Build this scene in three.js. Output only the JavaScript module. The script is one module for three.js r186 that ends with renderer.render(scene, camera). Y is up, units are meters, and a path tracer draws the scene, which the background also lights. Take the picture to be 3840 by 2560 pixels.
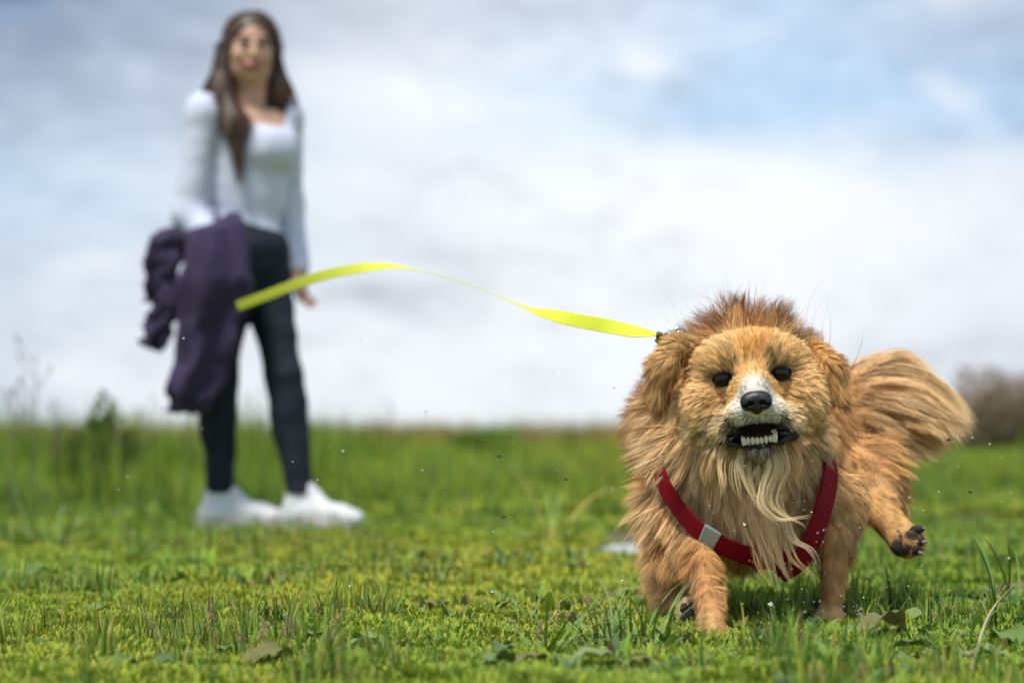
import * as THREE from 'three';
import { mergeGeometries } from 'three/addons/utils/BufferGeometryUtils.js';
import { ImprovedNoise } from 'three/addons/math/ImprovedNoise.js';

// ---------------------------------------------------------------- camera, sky, sun, exposure
const scene = new THREE.Scene();
const camera = new THREE.PerspectiveCamera(16.1, 1024 / 682, 0.1, 3000);
camera.position.set(0, 0.31, 0);
camera.rotation.x = 0.03894;
camera.focus = 3.76;
camera.userData.fStop = 2.7;
const renderer = new THREE.WebGLRenderer({ antialias: true });
renderer.setSize(1024, 682);
renderer.toneMapping = THREE.LinearToneMapping;
renderer.toneMappingExposure = 1.25;
renderer.shadowMap.enabled = true;

const { sin, cos, sqrt, exp, abs, min, max, PI, atan2, floor } = Math;
const hypot = (a, b, c = 0) => sqrt(a * a + b * b + c * c);
const clamp = (x, a = 0, b = 1) => (x < a ? a : x > b ? b : x), lerp = (a, b, t) => a + (b - a) * t;
const smooth = (a, b, x) => { const t = clamp((x - a) / (b - a)); return t * t * (3 - 2 * t); };
function rng(seed) { let s = seed | 0; return () => { s = (s + 0x6d2b79f5) | 0; let t = Math.imul(s ^ (s >>> 15), 1 | s); t = (t + Math.imul(t ^ (t >>> 7), 61 | t)) ^ t; return ((t ^ (t >>> 14)) >>> 0) / 4294967296; }; }
const perlin = new ImprovedNoise(), noise = (x, y, z = 0.5) => perlin.noise(x + 31.3, y + 17.7, z + 5.1);
function fbm(x, y, z = 0.5, n = 4) { let s = 0, a = 0.5; for (let i = 0; i < n; i++) { s += a * noise(x, y, z + i * 3.7); x *= 2.03; y *= 2.03; z *= 1.3; a *= 0.5; } return s; }

// broken cloud over a pale blue spring sky; azimuth and elevation in degrees, azimuth 0 towards -z
const SKY_AZ = [-12.2, -8, -2.85, 1.3, 6.45, 11.6], SKY_EL = [1.5, 3.6, 5.7, 7.75, 9.8], SKY = [ // sRGB of the broad veils of cloud, low to high
  [[208, 217, 229], [228, 234, 242], [236, 241, 247], [238, 243, 249], [236, 241, 248], [212, 220, 231]],
  [[203, 215, 229], [216, 224, 236], [224, 232, 242], [238, 243, 249], [240, 244, 250], [228, 234, 243]],
  [[192, 213, 232], [206, 221, 236], [233, 239, 247], [242, 246, 251], [246, 249, 252], [230, 235, 244]],
  [[166, 182, 203], [191, 205, 222], [226, 234, 244], [214, 230, 246], [184, 213, 242], [180, 207, 235]],
  [[118, 137, 165], [166, 180, 201], [206, 214, 228], [214, 225, 240], [192, 215, 241], [180, 197, 219]]];
const PUFFS = [[-2.4, 8.4, 2.2, 0.55, 0.16], [-1.0, 7.7, 2.0, 0.4, 0.12], [3.0, 8.9, 0.55, 0.35, 0.2], [-9.4, 3.85, 0.9, 0.28, 0.14], [-10.4, 1.65, 1.0, 0.3, 0.14], [-2.5, 3.1, 1.5, 0.4, -0.12], [-1.2, 4.3, 2.0, 0.25, -0.06], [10.5, 7.9, 0.5, 0.6, 0.12], [6.5, 6.4, 3.0, 0.4, 0.1], [9.5, 4.9, 2.4, 0.6, 0.07], [10.6, 10.2, 1.8, 0.4, 0.08], [0.6, 9.8, 2.2, 0.35, -0.06], [-6.5, 8.9, 2.2, 0.5, -0.08], [1.4, 4.6, 1.6, 0.25, -0.05], [4.5, 5.2, 1.6, 0.3, 0.06]];
{
  const W = 2048, H = 1024, data = new Float32Array(W * H * 4), lin = (c) => Math.pow(c / 255, 2.2), G = SKY.map((r) => r.map((c) => c.map((v) => lin(v) * 0.855)));
  const find = (a, v) => { let i = 0; while (i < a.length - 2 && v > a[i + 1]) i++; return [i, smooth(0, 1, (v - a[i]) / (a[i + 1] - a[i]))]; };
  for (let row = 0; row < H; row++) {
    const el = ((row + 0.5) / H - 0.5) * 180;
    if (el < -0.3) { data.fill(0.3, row * W * 4, (row + 1) * W * 4); continue; }
    for (let col = 0; col < W; col++) {
      const az = ((((col + 0.5) / W - 0.5) * 360 + 90 + 540) % 360) - 180, o = (row * W + col) * 4;
      const e = max(el, 0), a = az * PI / 180, k = 1 / (sin(e * PI / 180) + 0.16), px = sin(a) * k * 1.7, pz = cos(a) * k * 1.7;
      const inside = smooth(30, 13, abs(az)) * smooth(26, 10.5, e); let cr = 0, cg = 0, cb = 0;
      if (inside < 1) {
        const cover = smooth(0.15, 1.05, 0.58 + fbm(px, pz, 1.5, 5) * 0.9 + fbm(px * 3.1 + 9, pz * 3.1, 7.5, 4) * 0.4), tone = clamp(0.72 + fbm(px * 1.4, pz * 1.4, 12, 3) * 0.9), hz = exp(-e / 5.5);
        cr = lerp(lerp(lerp(0.3, 0.64, hz), lerp(0.17, 0.78, tone), cover), 0.67, 0.35 * hz); cg = lerp(lerp(lerp(0.46, 0.7, hz), lerp(0.22, 0.8, tone), cover), 0.71, 0.35 * hz); cb = lerp(lerp(lerp(0.69, 0.79, hz), lerp(0.31, 0.82, tone), cover), 0.78, 0.35 * hz);
      }
      if (inside > 0) {
        const wx = az + 1.6 * fbm(az * 0.22, e * 0.5, 3, 4), we = e + 0.9 * fbm(az * 0.2 + 7, e * 0.45, 9, 4), [i, f] = find(SKY_AZ, wx), [j, g] = find(SKY_EL, we), at = (c) => lerp(lerp(G[j][i][c], G[j][i + 1][c], f), lerp(G[j + 1][i][c], G[j + 1][i + 1][c], f), g);
        let lift = 0.22 * fbm(az * 0.35, e * 0.95, 15, 5) + 0.16 * fbm(az * 1.1, e * 2.6, 19, 4); for (let q = 0; q < PUFFS.length; q++) { const P = PUFFS[q], d = ((wx - P[0]) / P[2]) * ((wx - P[0]) / P[2]) + ((we - P[1]) / P[3]) * ((we - P[1]) / P[3]); if (d < 6) lift += 1.6 * P[4] * exp(-d) * (1 + 1.2 * fbm(az * 1.4, e * 3, q, 3)); }
        const up = max(lift, 0), dn = min(lift, 0), w = (c, white) => { const v = at(c); return v + up * (white - v) * 2.2 + dn * v * 1.5; };
        cr = lerp(cr, w(0, 0.85), inside); cg = lerp(cg, w(1, 0.86), inside); cb = lerp(cb, w(2, 0.88), inside);
      }
      data[o] = cr; data[o + 1] = cg; data[o + 2] = cb; data[o + 3] = 1;
    }
  }
  const sky = new THREE.DataTexture(data, W, H, THREE.RGBAFormat, THREE.FloatType);
  sky.mapping = THREE.EquirectangularReflectionMapping; sky.magFilter = THREE.LinearFilter; sky.needsUpdate = true;
  scene.background = sky; scene.environment = sky;
}
const sun = new THREE.DirectionalLight(new THREE.Color(1, 0.95, 0.86), 3.4);
sun.name = 'sun'; sun.position.set(-2.2, 9, -1.3); sun.target.position.set(0, 0, -4.5); scene.add(sun, sun.target);
sun.castShadow = true; sun.shadow.radius = 24; sun.shadow.mapSize.set(2048, 2048);
Object.assign(sun.shadow.camera, { left: -6, right: 6, top: 6, bottom: -6, near: 1, far: 40 });

// ---------------------------------------------------------------- helpers
const taken = {};
const numbered = (n) => { taken[n] = (taken[n] ?? -1) + 1; return taken[n] ? n + '_' + String(taken[n]).padStart(3, '0') : n; };
function tag(o, label, category, group, kind) { o.userData = { label, category }; if (group) o.userData.group = group; if (kind) o.userData.kind = kind; return o; }
function top(o, name) { o.name = numbered(name); scene.add(o); return o; }
function mesh(name, geo, m, parent) { const o = new THREE.Mesh(geo, m); o.name = name; o.castShadow = o.receiveShadow = true; if (parent) parent.add(o); return o; }
function stuff(o) { o.userData.kind = 'stuff'; return o; }
const rgb = (r, g, b) => new THREE.Color().setRGB(r, g, b);
const V = (x, y, z) => new THREE.Vector3(x, y, z);
const std = (r, g, b, roughness = 0.7, more = {}) => new THREE.MeshStandardMaterial({ color: rgb(r, g, b), roughness, ...more });
const phys = (r, g, b, roughness = 0.7, more = {}) => new THREE.MeshPhysicalMaterial({ color: rgb(r, g, b), roughness, ...more });
const f32 = (a) => (a instanceof Float32Array ? a : new Float32Array(a)), u32 = (a) => (a instanceof Uint32Array ? a : new Uint32Array(a));
function makeGeo(pos, nor, idx, col, uv) {
  const g = new THREE.BufferGeometry();
  g.setAttribute('position', new THREE.BufferAttribute(f32(pos), 3));
  if (nor) g.setAttribute('normal', new THREE.BufferAttribute(f32(nor), 3));
  if (col) g.setAttribute('color', new THREE.BufferAttribute(f32(col), 3));
  if (uv) g.setAttribute('uv', new THREE.BufferAttribute(f32(uv), 2));
  g.setIndex(new THREE.BufferAttribute(u32(idx), 1));
  if (!nor) g.computeVertexNormals();
  return g;
}
// signed distances: e = ellipsoid [centre, radii], c = tapered capsule [a, b, ra, rb]
const ell = (cx, cy, cz, rx, ry, rz, k = 0) => ({ k, f(x, y, z) { x -= cx; y -= cy; z -= cz; const a = x / rx, b = y / ry, c = z / rz, k0 = sqrt(a * a + b * b + c * c), k1 = hypot(a / rx, b / ry, c / rz); return k1 < 1e-9 ? -min(rx, ry, rz) : (k0 * (k0 - 1)) / k1; } });
const cap = (ax, ay, az, bx, by, bz, ra, rb = ra, k = 0) => { const dx = bx - ax, dy = by - ay, dz = bz - az, l2 = dx * dx + dy * dy + dz * dz || 1e-9; return { k, f(x, y, z) { x -= ax; y -= ay; z -= az; const t = clamp((x * dx + y * dy + z * dz) / l2); x -= dx * t; y -= dy * t; z -= dz * t; return sqrt(x * x + y * y + z * z) - lerp(ra, rb, t); } }; };
const cut = (p) => ({ ...p, cut: true });
const under = (p, m) => { const e = m.clone().invert().elements; return { ...p, f: (x, y, z) => p.f(e[0] * x + e[4] * y + e[8] * z + e[12], e[1] * x + e[5] * y + e[9] * z + e[13], e[2] * x + e[6] * y + e[10] * z + e[14]) }; };
function field(list, k0) {
  return (x, y, z) => {
    let d = 1e3;
    for (let i = 0; i < list.length; i++) {
      const p = list[i], k = p.k || k0; let v = p.f(x, y, z);
      if (p.cut) { v = -v; const h = clamp(0.5 - 0.5 * (d - v) / k); d = lerp(d, v, h) + k * h * (1 - h); } else { const h = clamp(0.5 + 0.5 * (v - d) / k); d = lerp(v, d, h) - k * h * (1 - h); }
    }
    return d;
  };
}
// surface nets over a box
function nets(f, lo, hi, cell) {
  const n = [0, 1, 2].map((i) => Math.ceil((hi[i] - lo[i]) / cell) + 1), [nx, ny, nz] = n, val = new Float32Array(nx * ny * nz), at = (i, j, k) => (k * ny + j) * nx + i;
  for (let k = 0; k < nz; k++) for (let j = 0; j < ny; j++) for (let i = 0; i < nx; i++) val[at(i, j, k)] = f(lo[0] + i * cell, lo[1] + j * cell, lo[2] + k * cell);
  const id = new Int32Array(nx * ny * nz).fill(-1), pos = [], idx = [];
  const C = [[0, 0, 0], [1, 0, 0], [0, 1, 0], [1, 1, 0], [0, 0, 1], [1, 0, 1], [0, 1, 1], [1, 1, 1]], Ed = [[0, 1], [2, 3], [4, 5], [6, 7], [0, 2], [1, 3], [4, 6], [5, 7], [0, 4], [1, 5], [2, 6], [3, 7]];
  const cv = new Float32Array(8);
  for (let k = 0; k < nz - 1; k++) for (let j = 0; j < ny - 1; j++) for (let i = 0; i < nx - 1; i++) {
    let m = 0; for (let c = 0; c < 8; c++) { cv[c] = val[at(i + C[c][0], j + C[c][1], k + C[c][2])]; if (cv[c] < 0) m |= 1 << c; }
    if (m === 0 || m === 255) continue;
    let x = 0, y = 0, z = 0, q = 0;
    for (const [a, b] of Ed) if ((cv[a] < 0) !== (cv[b] < 0)) { const t = cv[a] / (cv[a] - cv[b]); x += lerp(C[a][0], C[b][0], t); y += lerp(C[a][1], C[b][1], t); z += lerp(C[a][2], C[b][2], t); q++; }
    id[at(i, j, k)] = pos.length / 3; pos.push(lo[0] + (i + x / q) * cell, lo[1] + (j + y / q) * cell, lo[2] + (k + z / q) * cell);
  }
  const quad = (a, b, c, d, flip) => { if (a < 0 || b < 0 || c < 0 || d < 0) return; if (flip) idx.push(a, c, b, a, d, c); else idx.push(a, b, c, a, c, d); };
  for (let k = 1; k < nz - 1; k++) for (let j = 1; j < ny - 1; j++) for (let i = 1; i < nx - 1; i++) {
    const v = val[at(i, j, k)] < 0;
    if (v !== val[at(i + 1, j, k)] < 0) quad(id[at(i, j - 1, k - 1)], id[at(i, j, k - 1)], id[at(i, j, k)], id[at(i, j - 1, k)], !v);
    if (v !== val[at(i, j + 1, k)] < 0) quad(id[at(i - 1, j, k - 1)], id[at(i - 1, j, k)], id[at(i, j, k)], id[at(i, j, k - 1)], !v);
    if (v !== val[at(i, j, k + 1)] < 0) quad(id[at(i - 1, j - 1, k)], id[at(i, j - 1, k)], id[at(i, j, k)], id[at(i - 1, j, k)], !v);
  }
  const nor = new Float32Array(pos.length), h = cell * 0.6;
  for (let i = 0; i < pos.length; i += 3) {
    const x = pos[i], y = pos[i + 1], z = pos[i + 2]; let a = f(x + h, y, z) - f(x - h, y, z), b = f(x, y + h, z) - f(x, y - h, z), c = f(x, y, z + h) - f(x, y, z - h); const l = hypot(a, b, c) || 1;
    nor[i] = a / l; nor[i + 1] = b / l; nor[i + 2] = c / l;
  }
  return { pos: new Float32Array(pos), nor, idx: new Uint32Array(idx) };
}
function netGeo(s, scale = 1, colour) {
  const col = colour ? new Float32Array(s.pos.length) : null;
  if (col) for (let i = 0; i < col.length; i += 3) { const c = colour(s.pos[i], s.pos[i + 1], s.pos[i + 2], s.nor[i], s.nor[i + 1], s.nor[i + 2]); col[i] = c[0]; col[i + 1] = c[1]; col[i + 2] = c[2]; }
  const g = makeGeo(s.pos.slice(), s.nor, s.idx, col); if (scale !== 1) g.scale(scale, scale, scale); return g;
}
const curve = (pts) => new THREE.CatmullRomCurve3(pts.map((p) => V(...p)), false, 'centripetal');
// a tube with its own radius (and flattening) at each step
function tube(pts, radius, seg = 24, sides = 8, closedEnds = true) {
  const c = curve(pts), fr = c.computeFrenetFrames(seg, false), pos = [], idx = [];
  for (let i = 0; i <= seg; i++) {
    const t = i / seg, p = c.getPointAt(t), r = typeof radius === 'function' ? radius(t) : radius, [ra, rb] = Array.isArray(r) ? r : [r, r];
    for (let s = 0; s < sides; s++) { const a = (s / sides) * 2 * PI, q = p.clone().addScaledVector(fr.normals[i], cos(a) * ra).addScaledVector(fr.binormals[i], sin(a) * rb); pos.push(q.x, q.y, q.z); }
  }
  for (let i = 0; i < seg; i++) for (let s = 0; s < sides; s++) { const a = i * sides + s, b = i * sides + (s + 1) % sides; idx.push(a, b, a + sides, b, b + sides, a + sides); }
  if (closedEnds) for (const [base, p, flip] of [[0, c.getPointAt(0), 1], [seg * sides, c.getPointAt(1), 0]]) { const m = pos.length / 3; pos.push(p.x, p.y, p.z); for (let s = 0; s < sides; s++) { const a = base + s, b = base + (s + 1) % sides; if (flip) idx.push(m, b, a); else idx.push(m, a, b); } }
  return makeGeo(pos, null, idx);
}
// closed loops of points lofted along rows
function loft(rows, caps = true) {
  const n = rows[0].length, pos = [], idx = [];
  for (const r of rows) for (const p of r) pos.push(p[0], p[1], p[2]);
  for (let i = 0; i < rows.length - 1; i++) for (let s = 0; s < n; s++) { const a = i * n + s, b = i * n + (s + 1) % n; idx.push(a, b, a + n, b, b + n, a + n); }
  if (caps) for (const [k, flip] of [[0, 1], [rows.length - 1, 0]]) { const m = pos.length / 3, c = [0, 1, 2].map((d) => rows[k].reduce((q, p) => q + p[d], 0) / n); pos.push(...c); for (let s = 0; s < n; s++) { const a = k * n + s, b = k * n + (s + 1) % n; if (flip) idx.push(m, b, a); else idx.push(m, a, b); } }
  return makeGeo(pos, null, idx);
}
const merged = (list) => mergeGeometries(list.map((g) => { for (const k of Object.keys(g.attributes)) if (!['position', 'normal', 'color'].includes(k)) g.deleteAttribute(k); return g; }));

// hair: each strand a narrow tapering blade; strands near one another lean to the tip of their lock
class Hair {
  constructor(most = 4096) { this.room(most); this.v = this.i = 0; }
  room(n) { const old = this.pos && [this.pos, this.nor, this.col, this.idx]; [this.pos, this.nor, this.col] = [0, 0, 0].map(() => new Float32Array(n * 3)); this.idx = new Uint32Array(n * 4); this.most = n; if (old) { this.pos.set(old[0]); this.nor.set(old[1]); this.col.set(old[2]); this.idx.set(old[3]); } }
  put(x, y, z, a, b, c, r, g, l) { const k = this.v++ * 3, { pos, nor, col } = this; pos[k] = x; pos[k + 1] = y; pos[k + 2] = z; nor[k] = a; nor[k + 1] = b; nor[k + 2] = c; col[k] = r; col[k + 1] = g; col[k + 2] = l; }
  strand(pts, n, w, c0, c1, twist) {
    const S = pts.length / 3 - 1, base = this.v, ct = cos(twist), st = sin(twist); if (this.v + S * 2 + 3 > this.most) this.room(this.most * 2);
    for (let i = 0; i <= S; i++) {
      const a = max(i - 1, 0) * 3, b = min(i + 1, S) * 3; let dx = pts[b] - pts[a], dy = pts[b + 1] - pts[a + 1], dz = pts[b + 2] - pts[a + 2]; const l = sqrt(dx * dx + dy * dy + dz * dz) || 1; dx /= l; dy /= l; dz /= l;
      const dn = n[0] * dx + n[1] * dy + n[2] * dz; let nx = n[0] - dx * dn, ny = n[1] - dy * dn, nz = n[2] - dz * dn; const m = sqrt(nx * nx + ny * ny + nz * nz) || 1; nx /= m; ny /= m; nz /= m;
      let wx = dy * nz - dz * ny, wy = dz * nx - dx * nz, wz = dx * ny - dy * nx; wx = wx * ct + nx * st; wy = wy * ct + ny * st; wz = wz * ct + nz * st;
      const t = i / S, h = w * 0.5 * (1 - t * t * 0.75), x = pts[i * 3], y = pts[i * 3 + 1], z = pts[i * 3 + 2], r = lerp(c0[0], c1[0], t), g = lerp(c0[1], c1[1], t), bl = lerp(c0[2], c1[2], t);
      if (i < S) { this.put(x - wx * h, y - wy * h, z - wz * h, nx, ny, nz, r, g, bl); this.put(x + wx * h, y + wy * h, z + wz * h, nx, ny, nz, r, g, bl); } else this.put(x, y, z, nx, ny, nz, r, g, bl);
      const q = base + i * 2, I = this.idx; if (i < S) { I[this.i++] = q; I[this.i++] = q + 1; I[this.i++] = q + 2; } if (i < S - 1) { I[this.i++] = q + 1; I[this.i++] = q + 3; I[this.i++] = q + 2; }
    }
  }
  geo(scale = 1) { const g = makeGeo(this.pos.slice(0, this.v * 3), this.nor.slice(0, this.v * 3), this.idx.slice(0, this.i), this.col.slice(0, this.v * 3)); if (scale !== 1) g.scale(scale, scale, scale); return g; }
}
function grow(surf, count, density, params, seed, out, opt = {}) {
  const R = rng(seed), { pos, nor, idx } = surf, T = idx.length / 3, cum = new Float64Array(T); let sum = 0;
  for (let t = 0; t < T; t++) {
    const a = idx[t * 3] * 3, b = idx[t * 3 + 1] * 3, c = idx[t * 3 + 2] * 3, ux = pos[b] - pos[a], uy = pos[b + 1] - pos[a + 1], uz = pos[b + 2] - pos[a + 2], vx = pos[c] - pos[a], vy = pos[c + 1] - pos[a + 1], vz = pos[c + 2] - pos[a + 2];
    const area = hypot(uy * vz - uz * vy, uz * vx - ux * vz, ux * vy - uy * vx) / 2; sum += area * density((pos[a] + pos[b] + pos[c]) / 3, (pos[a + 1] + pos[b + 1] + pos[c + 1]) / 3, (pos[a + 2] + pos[b + 2] + pos[c + 2]) / 3); cum[t] = sum;
  }
  const pick = () => {
    const w = R() * sum; let lo = 0, hi = T - 1; while (lo < hi) { const m = (lo + hi) >> 1; if (cum[m] < w) lo = m + 1; else hi = m; }
    let u = R(), v = R(); if (u + v > 1) { u = 1 - u; v = 1 - v; } const a = idx[lo * 3] * 3, b = idx[lo * 3 + 1] * 3, c = idx[lo * 3 + 2] * 3, q = 1 - u - v;
    const at = (A, i) => A[a + i] * q + A[b + i] * u + A[c + i] * v, nx = at(nor, 0), ny = at(nor, 1), nz = at(nor, 2), l = hypot(nx, ny, nz) || 1;
    return { p: [at(pos, 0), at(pos, 1), at(pos, 2)], n: [nx / l, ny / l, nz / l] };
  };
  const run = (p, n, g, S, len, js, ws) => {
    const D = g.dir, dn = D[0] * n[0] + D[1] * n[1] + D[2] * n[2], L = g.lift, t0 = D[0] - n[0] * dn, t1 = D[1] - n[1] * dn, t2 = D[2] - n[2] * dn, tl = (1 - L) / (hypot(t0, t1, t2) || 1), ph = R() * 6, w0 = (R() - 0.5) * ws, w1 = (R() - 0.5) * ws, w2 = (R() - 0.5) * ws;
    let dx = t0 * tl + n[0] * L + (R() - 0.5) * js, dy = t1 * tl + n[1] * L + (R() - 0.5) * js, dz = t2 * tl + n[2] * L + (R() - 0.5) * js;
    const pts = new Float32Array((S + 1) * 3), st = len / S, bd = g.bend; let x = p[0], y = p[1], z = p[2];
    for (let i = 0; i <= S; i++) {
      pts[i * 3] = x; pts[i * 3 + 1] = y; pts[i * 3 + 2] = z; const l = 1 / (hypot(dx, dy, dz) || 1); dx *= l; dy *= l; dz *= l; x += dx * st; y += dy * st; z += dz * st;
      const wa = sin(((i + 1) / S) * 5 + ph), k = 1.6 / S; dx += (bd[0] + w0 * wa) * k; dy += (bd[1] + w1 * wa) * k; dz += (bd[2] + w2 * wa) * k;
    }
    return pts;
  };
  const G = opt.cell || 1.6, S = opt.seg || 5, locks = new Map(), nl = floor(count / (opt.per || 22)), scale3 = (c, t) => [c[0] * t, c[1] * t, c[2] * t];
  for (let i = 0; i < nl; i++) {
    const s = pick(), p = s.p, g = params(p, s.n); if (!g || g.len < 0.05) continue;
    const kk = floor(p[0] / G) + 1000 * floor(p[1] / G) + 1000000 * floor(p[2] / G), o = { x: p[0], y: p[1], z: p[2], tone: 1 + (R() - 0.5) * (opt.tone ?? 0.34), pts: run(p, s.n, g, S, g.len * (0.85 + R() * 0.4), g.mess, g.wave * 2) };
    const l = locks.get(kk); if (l) l.push(o); else locks.set(kk, [o]);
  }
  for (let i = 0; i < count; i++) {
    const s = pick(), p = s.p, n = s.n, g = params(p, n); if (!g || g.len < 0.05) continue;
    const pts = run(p, n, g, S, g.len * (0.6 + R() * 0.5), g.mess * 0.7, g.wave);
    let best = null, bd = G * G * 1.5; const cx = floor(p[0] / G), cy = floor(p[1] / G), cz = floor(p[2] / G);
    for (let c = -1; c < 2; c++) for (let b = -1; b < 2; b++) for (let a = -1; a < 2; a++) { const l = locks.get(cx + a + 1000 * (cy + b) + 1000000 * (cz + c)); if (l) for (let k = 0; k < l.length; k++) { const o = l[k], x = o.x - p[0], y = o.y - p[1], z = o.z - p[2], d = x * x + y * y + z * z; if (d < bd) { bd = d; best = o; } } }
    let tone = 1 + (R() - 0.5) * 0.3;
    if (best) { tone *= best.tone; const cl = g.clump * (0.55 + R() * 0.55); for (let k = 1; k <= S; k++) { const w = cl * k / S; for (let c = k * 3; c < k * 3 + 3; c++) pts[c] += (best.pts[c] - pts[c]) * w; } }
    out.strand(pts, [n[0] + (R() - 0.5) * 0.5, n[1] + (R() - 0.5) * 0.5, n[2] + (R() - 0.5) * 0.5], g.w * (0.6 + R() * 0.7), scale3(g.col, tone), scale3(g.tip || g.col, tone), (R() - 0.5) * 1.6);
  }
}
// one lock of hair along a guide line
function lock(out, pts, count, spread, col, seed, w = 0.09, wav = 0.2, tip) {
  const R = rng(seed), c = curve(pts), S = opt_seg(c.getLength()), fr = c.computeFrenetFrames(S, false);
  for (let i = 0; i < count; i++) {
    const a = R() * 2 * PI, rr = sqrt(R()), end = 0.72 + R() * 0.28, P = new Float32Array((S + 1) * 3), ph = R() * 6, fq = 3 + R() * 4, tone = 0.8 + R() * 0.4, wv = (R() - 0.5) * wav;
    for (let s = 0; s <= S; s++) {
      const t = (s / S) * end, p = c.getPointAt(t), k = Math.min(S, Math.round(t * S)), sp = spread(t) * rr, x = cos(a + t * 1.5) * sp + sin(t * fq + ph) * wv * t, y = sin(a + t * 1.5) * sp + cos(t * fq + ph) * wv * t;
      p.addScaledVector(fr.normals[k], x).addScaledVector(fr.binormals[k], y); P[s * 3] = p.x; P[s * 3 + 1] = p.y; P[s * 3 + 2] = p.z;
    }
    const m = floor(S / 2), nx = fr.normals[m].clone().multiplyScalar(cos(a)).addScaledVector(fr.binormals[m], sin(a)).add(V(0, 0.35, 0.7)).normalize();
    out.strand(P, [nx.x, nx.y, nx.z], w * (0.7 + R() * 0.6), col.map((q) => q * tone), (tip || col).map((q) => q * tone), (R() - 0.5) * 1.5);
  }
}
const opt_seg = (len) => clamp(Math.round(len / 1.1), 6, 18);
// ---------------------------------------------------------------- ground, puddle, grass
function noiseTex(n, rep, f) { // colour texture, tileable by mirroring
  const d = new Uint8Array(n * n * 4); for (let y = 0; y < n; y++) for (let x = 0; x < n; x++) { const c = f(x / n, y / n), o = (y * n + x) * 4; d[o] = c[0]; d[o + 1] = c[1]; d[o + 2] = c[2]; d[o + 3] = 255; }
  const t = new THREE.DataTexture(d, n, n); t.colorSpace = THREE.SRGBColorSpace; t.wrapS = t.wrapT = THREE.MirroredRepeatWrapping; t.magFilter = THREE.LinearFilter; t.repeat.set(rep, rep); t.needsUpdate = true; return t;
}
const wear = (x, z) => smooth(0.05, 0.4, fbm(x * 0.55 + 3, z * 0.35, 2.5, 3) + 0.12); // where the turf is thin and yellowed
const PUDDLES = [[0.37, -6.45, 0.14, 0.42], [0.62, -7.3, 0.3, 0.5], [2.02, -8.6, 0.5, 0.6], [1.0, -4.75, 0.05, 0.1]];
const wetAt = (x, z) => { let k = 0; for (let i = 0; i < 3; i++) { const p = PUDDLES[i]; k = max(k, 1.5 - hypot((x - p[0]) / (p[2] * 1.5), (z - p[1]) / (p[3] * 1.35))); } return clamp(k); };
const hgt = (x, z) => { const d = hypot(x - 0.35, z + 3.85), k = smooth(0.12, 0.5, d) * smooth(40, 14, -z); return k * (0.035 * fbm(x * 1.9, z * 1.3, 61, 3) + 0.012 * noise(x * 6, z * 5, 62)) * (1 - wetAt(x, z)); };
{
  const line = (lo, hi, st, far) => { const a = []; for (let v = lo; v <= hi + 1e-6; v += st) a.push(v); let s = st; while (a[a.length - 1] < far) { s *= 1.35; a.push(a[a.length - 1] + s); } s = st; while (a[0] > -far) { s *= 1.35; a.unshift(a[0] - s); } return a; };
  const xs = line(-3.2, 3.2, 0.045, 600), zs = line(-14, -2, 0.045, 600), P = [], U = [], I = [], nx = xs.length; for (const z of zs) for (const x of xs) { P.push(x, abs(x) < 12 && z < 0 && z > -40 ? hgt(x, z) - 0.001 : -0.001, z); U.push(x / 3 , z / 3); } for (let j = 0; j < zs.length - 1; j++) for (let i = 0; i < nx - 1; i++) { const a = j * nx + i; I.push(a, a + nx, a + 1, a + 1, a + nx, a + nx + 1); }
  const sheet = makeGeo(P, null, I, null, U);
  const tex = noiseTex(512, 1, (x, y) => { const a = fbm(x * 9, y * 9, 1, 5), b = fbm(x * 40, y * 40, 4, 3), g = clamp(0.5 + a * 1.2 + b * 0.6); return [lerp(84, 140, g) + b * 20, lerp(86, 146, g), lerp(28, 44, g)]; });
  const g = top(mesh('ground', sheet, new THREE.MeshStandardMaterial({ map: tex, roughness: 0.95 })), 'ground'); g.userData.kind = 'structure';
  const mud = std(0.09, 0.068, 0.042, 0.9), water = phys(0.02, 0.018, 0.012, 0.03, { ior: 1.33 });
  for (let i = 0; i < 3; i++) {
    const [x, z, rx, rz] = PUDDLES[i], ring = (k, s) => { const sh = new THREE.Shape(); for (let a = 0; a < 48; a++) { const t = (a / 48) * 2 * PI, r = k * (1 + 0.3 * noise(cos(t) * 1.3 + s, sin(t) * 1.3, i)); sh[a ? 'lineTo' : 'moveTo'](cos(t) * rx * r, sin(t) * rz * r); } return new THREE.ShapeGeometry(sh).rotateX(-PI / 2).translate(x, 0, z); };
    const m = top(mesh('mud', ring(1.2, 2).translate(0, 0.004, 0), mud), 'mud'); m.userData.kind = 'structure'; const w = top(mesh('puddle', ring(0.92, 5).translate(0, 0.009, 0), water), 'puddle'); w.userData.kind = 'structure';
  }
}
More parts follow.
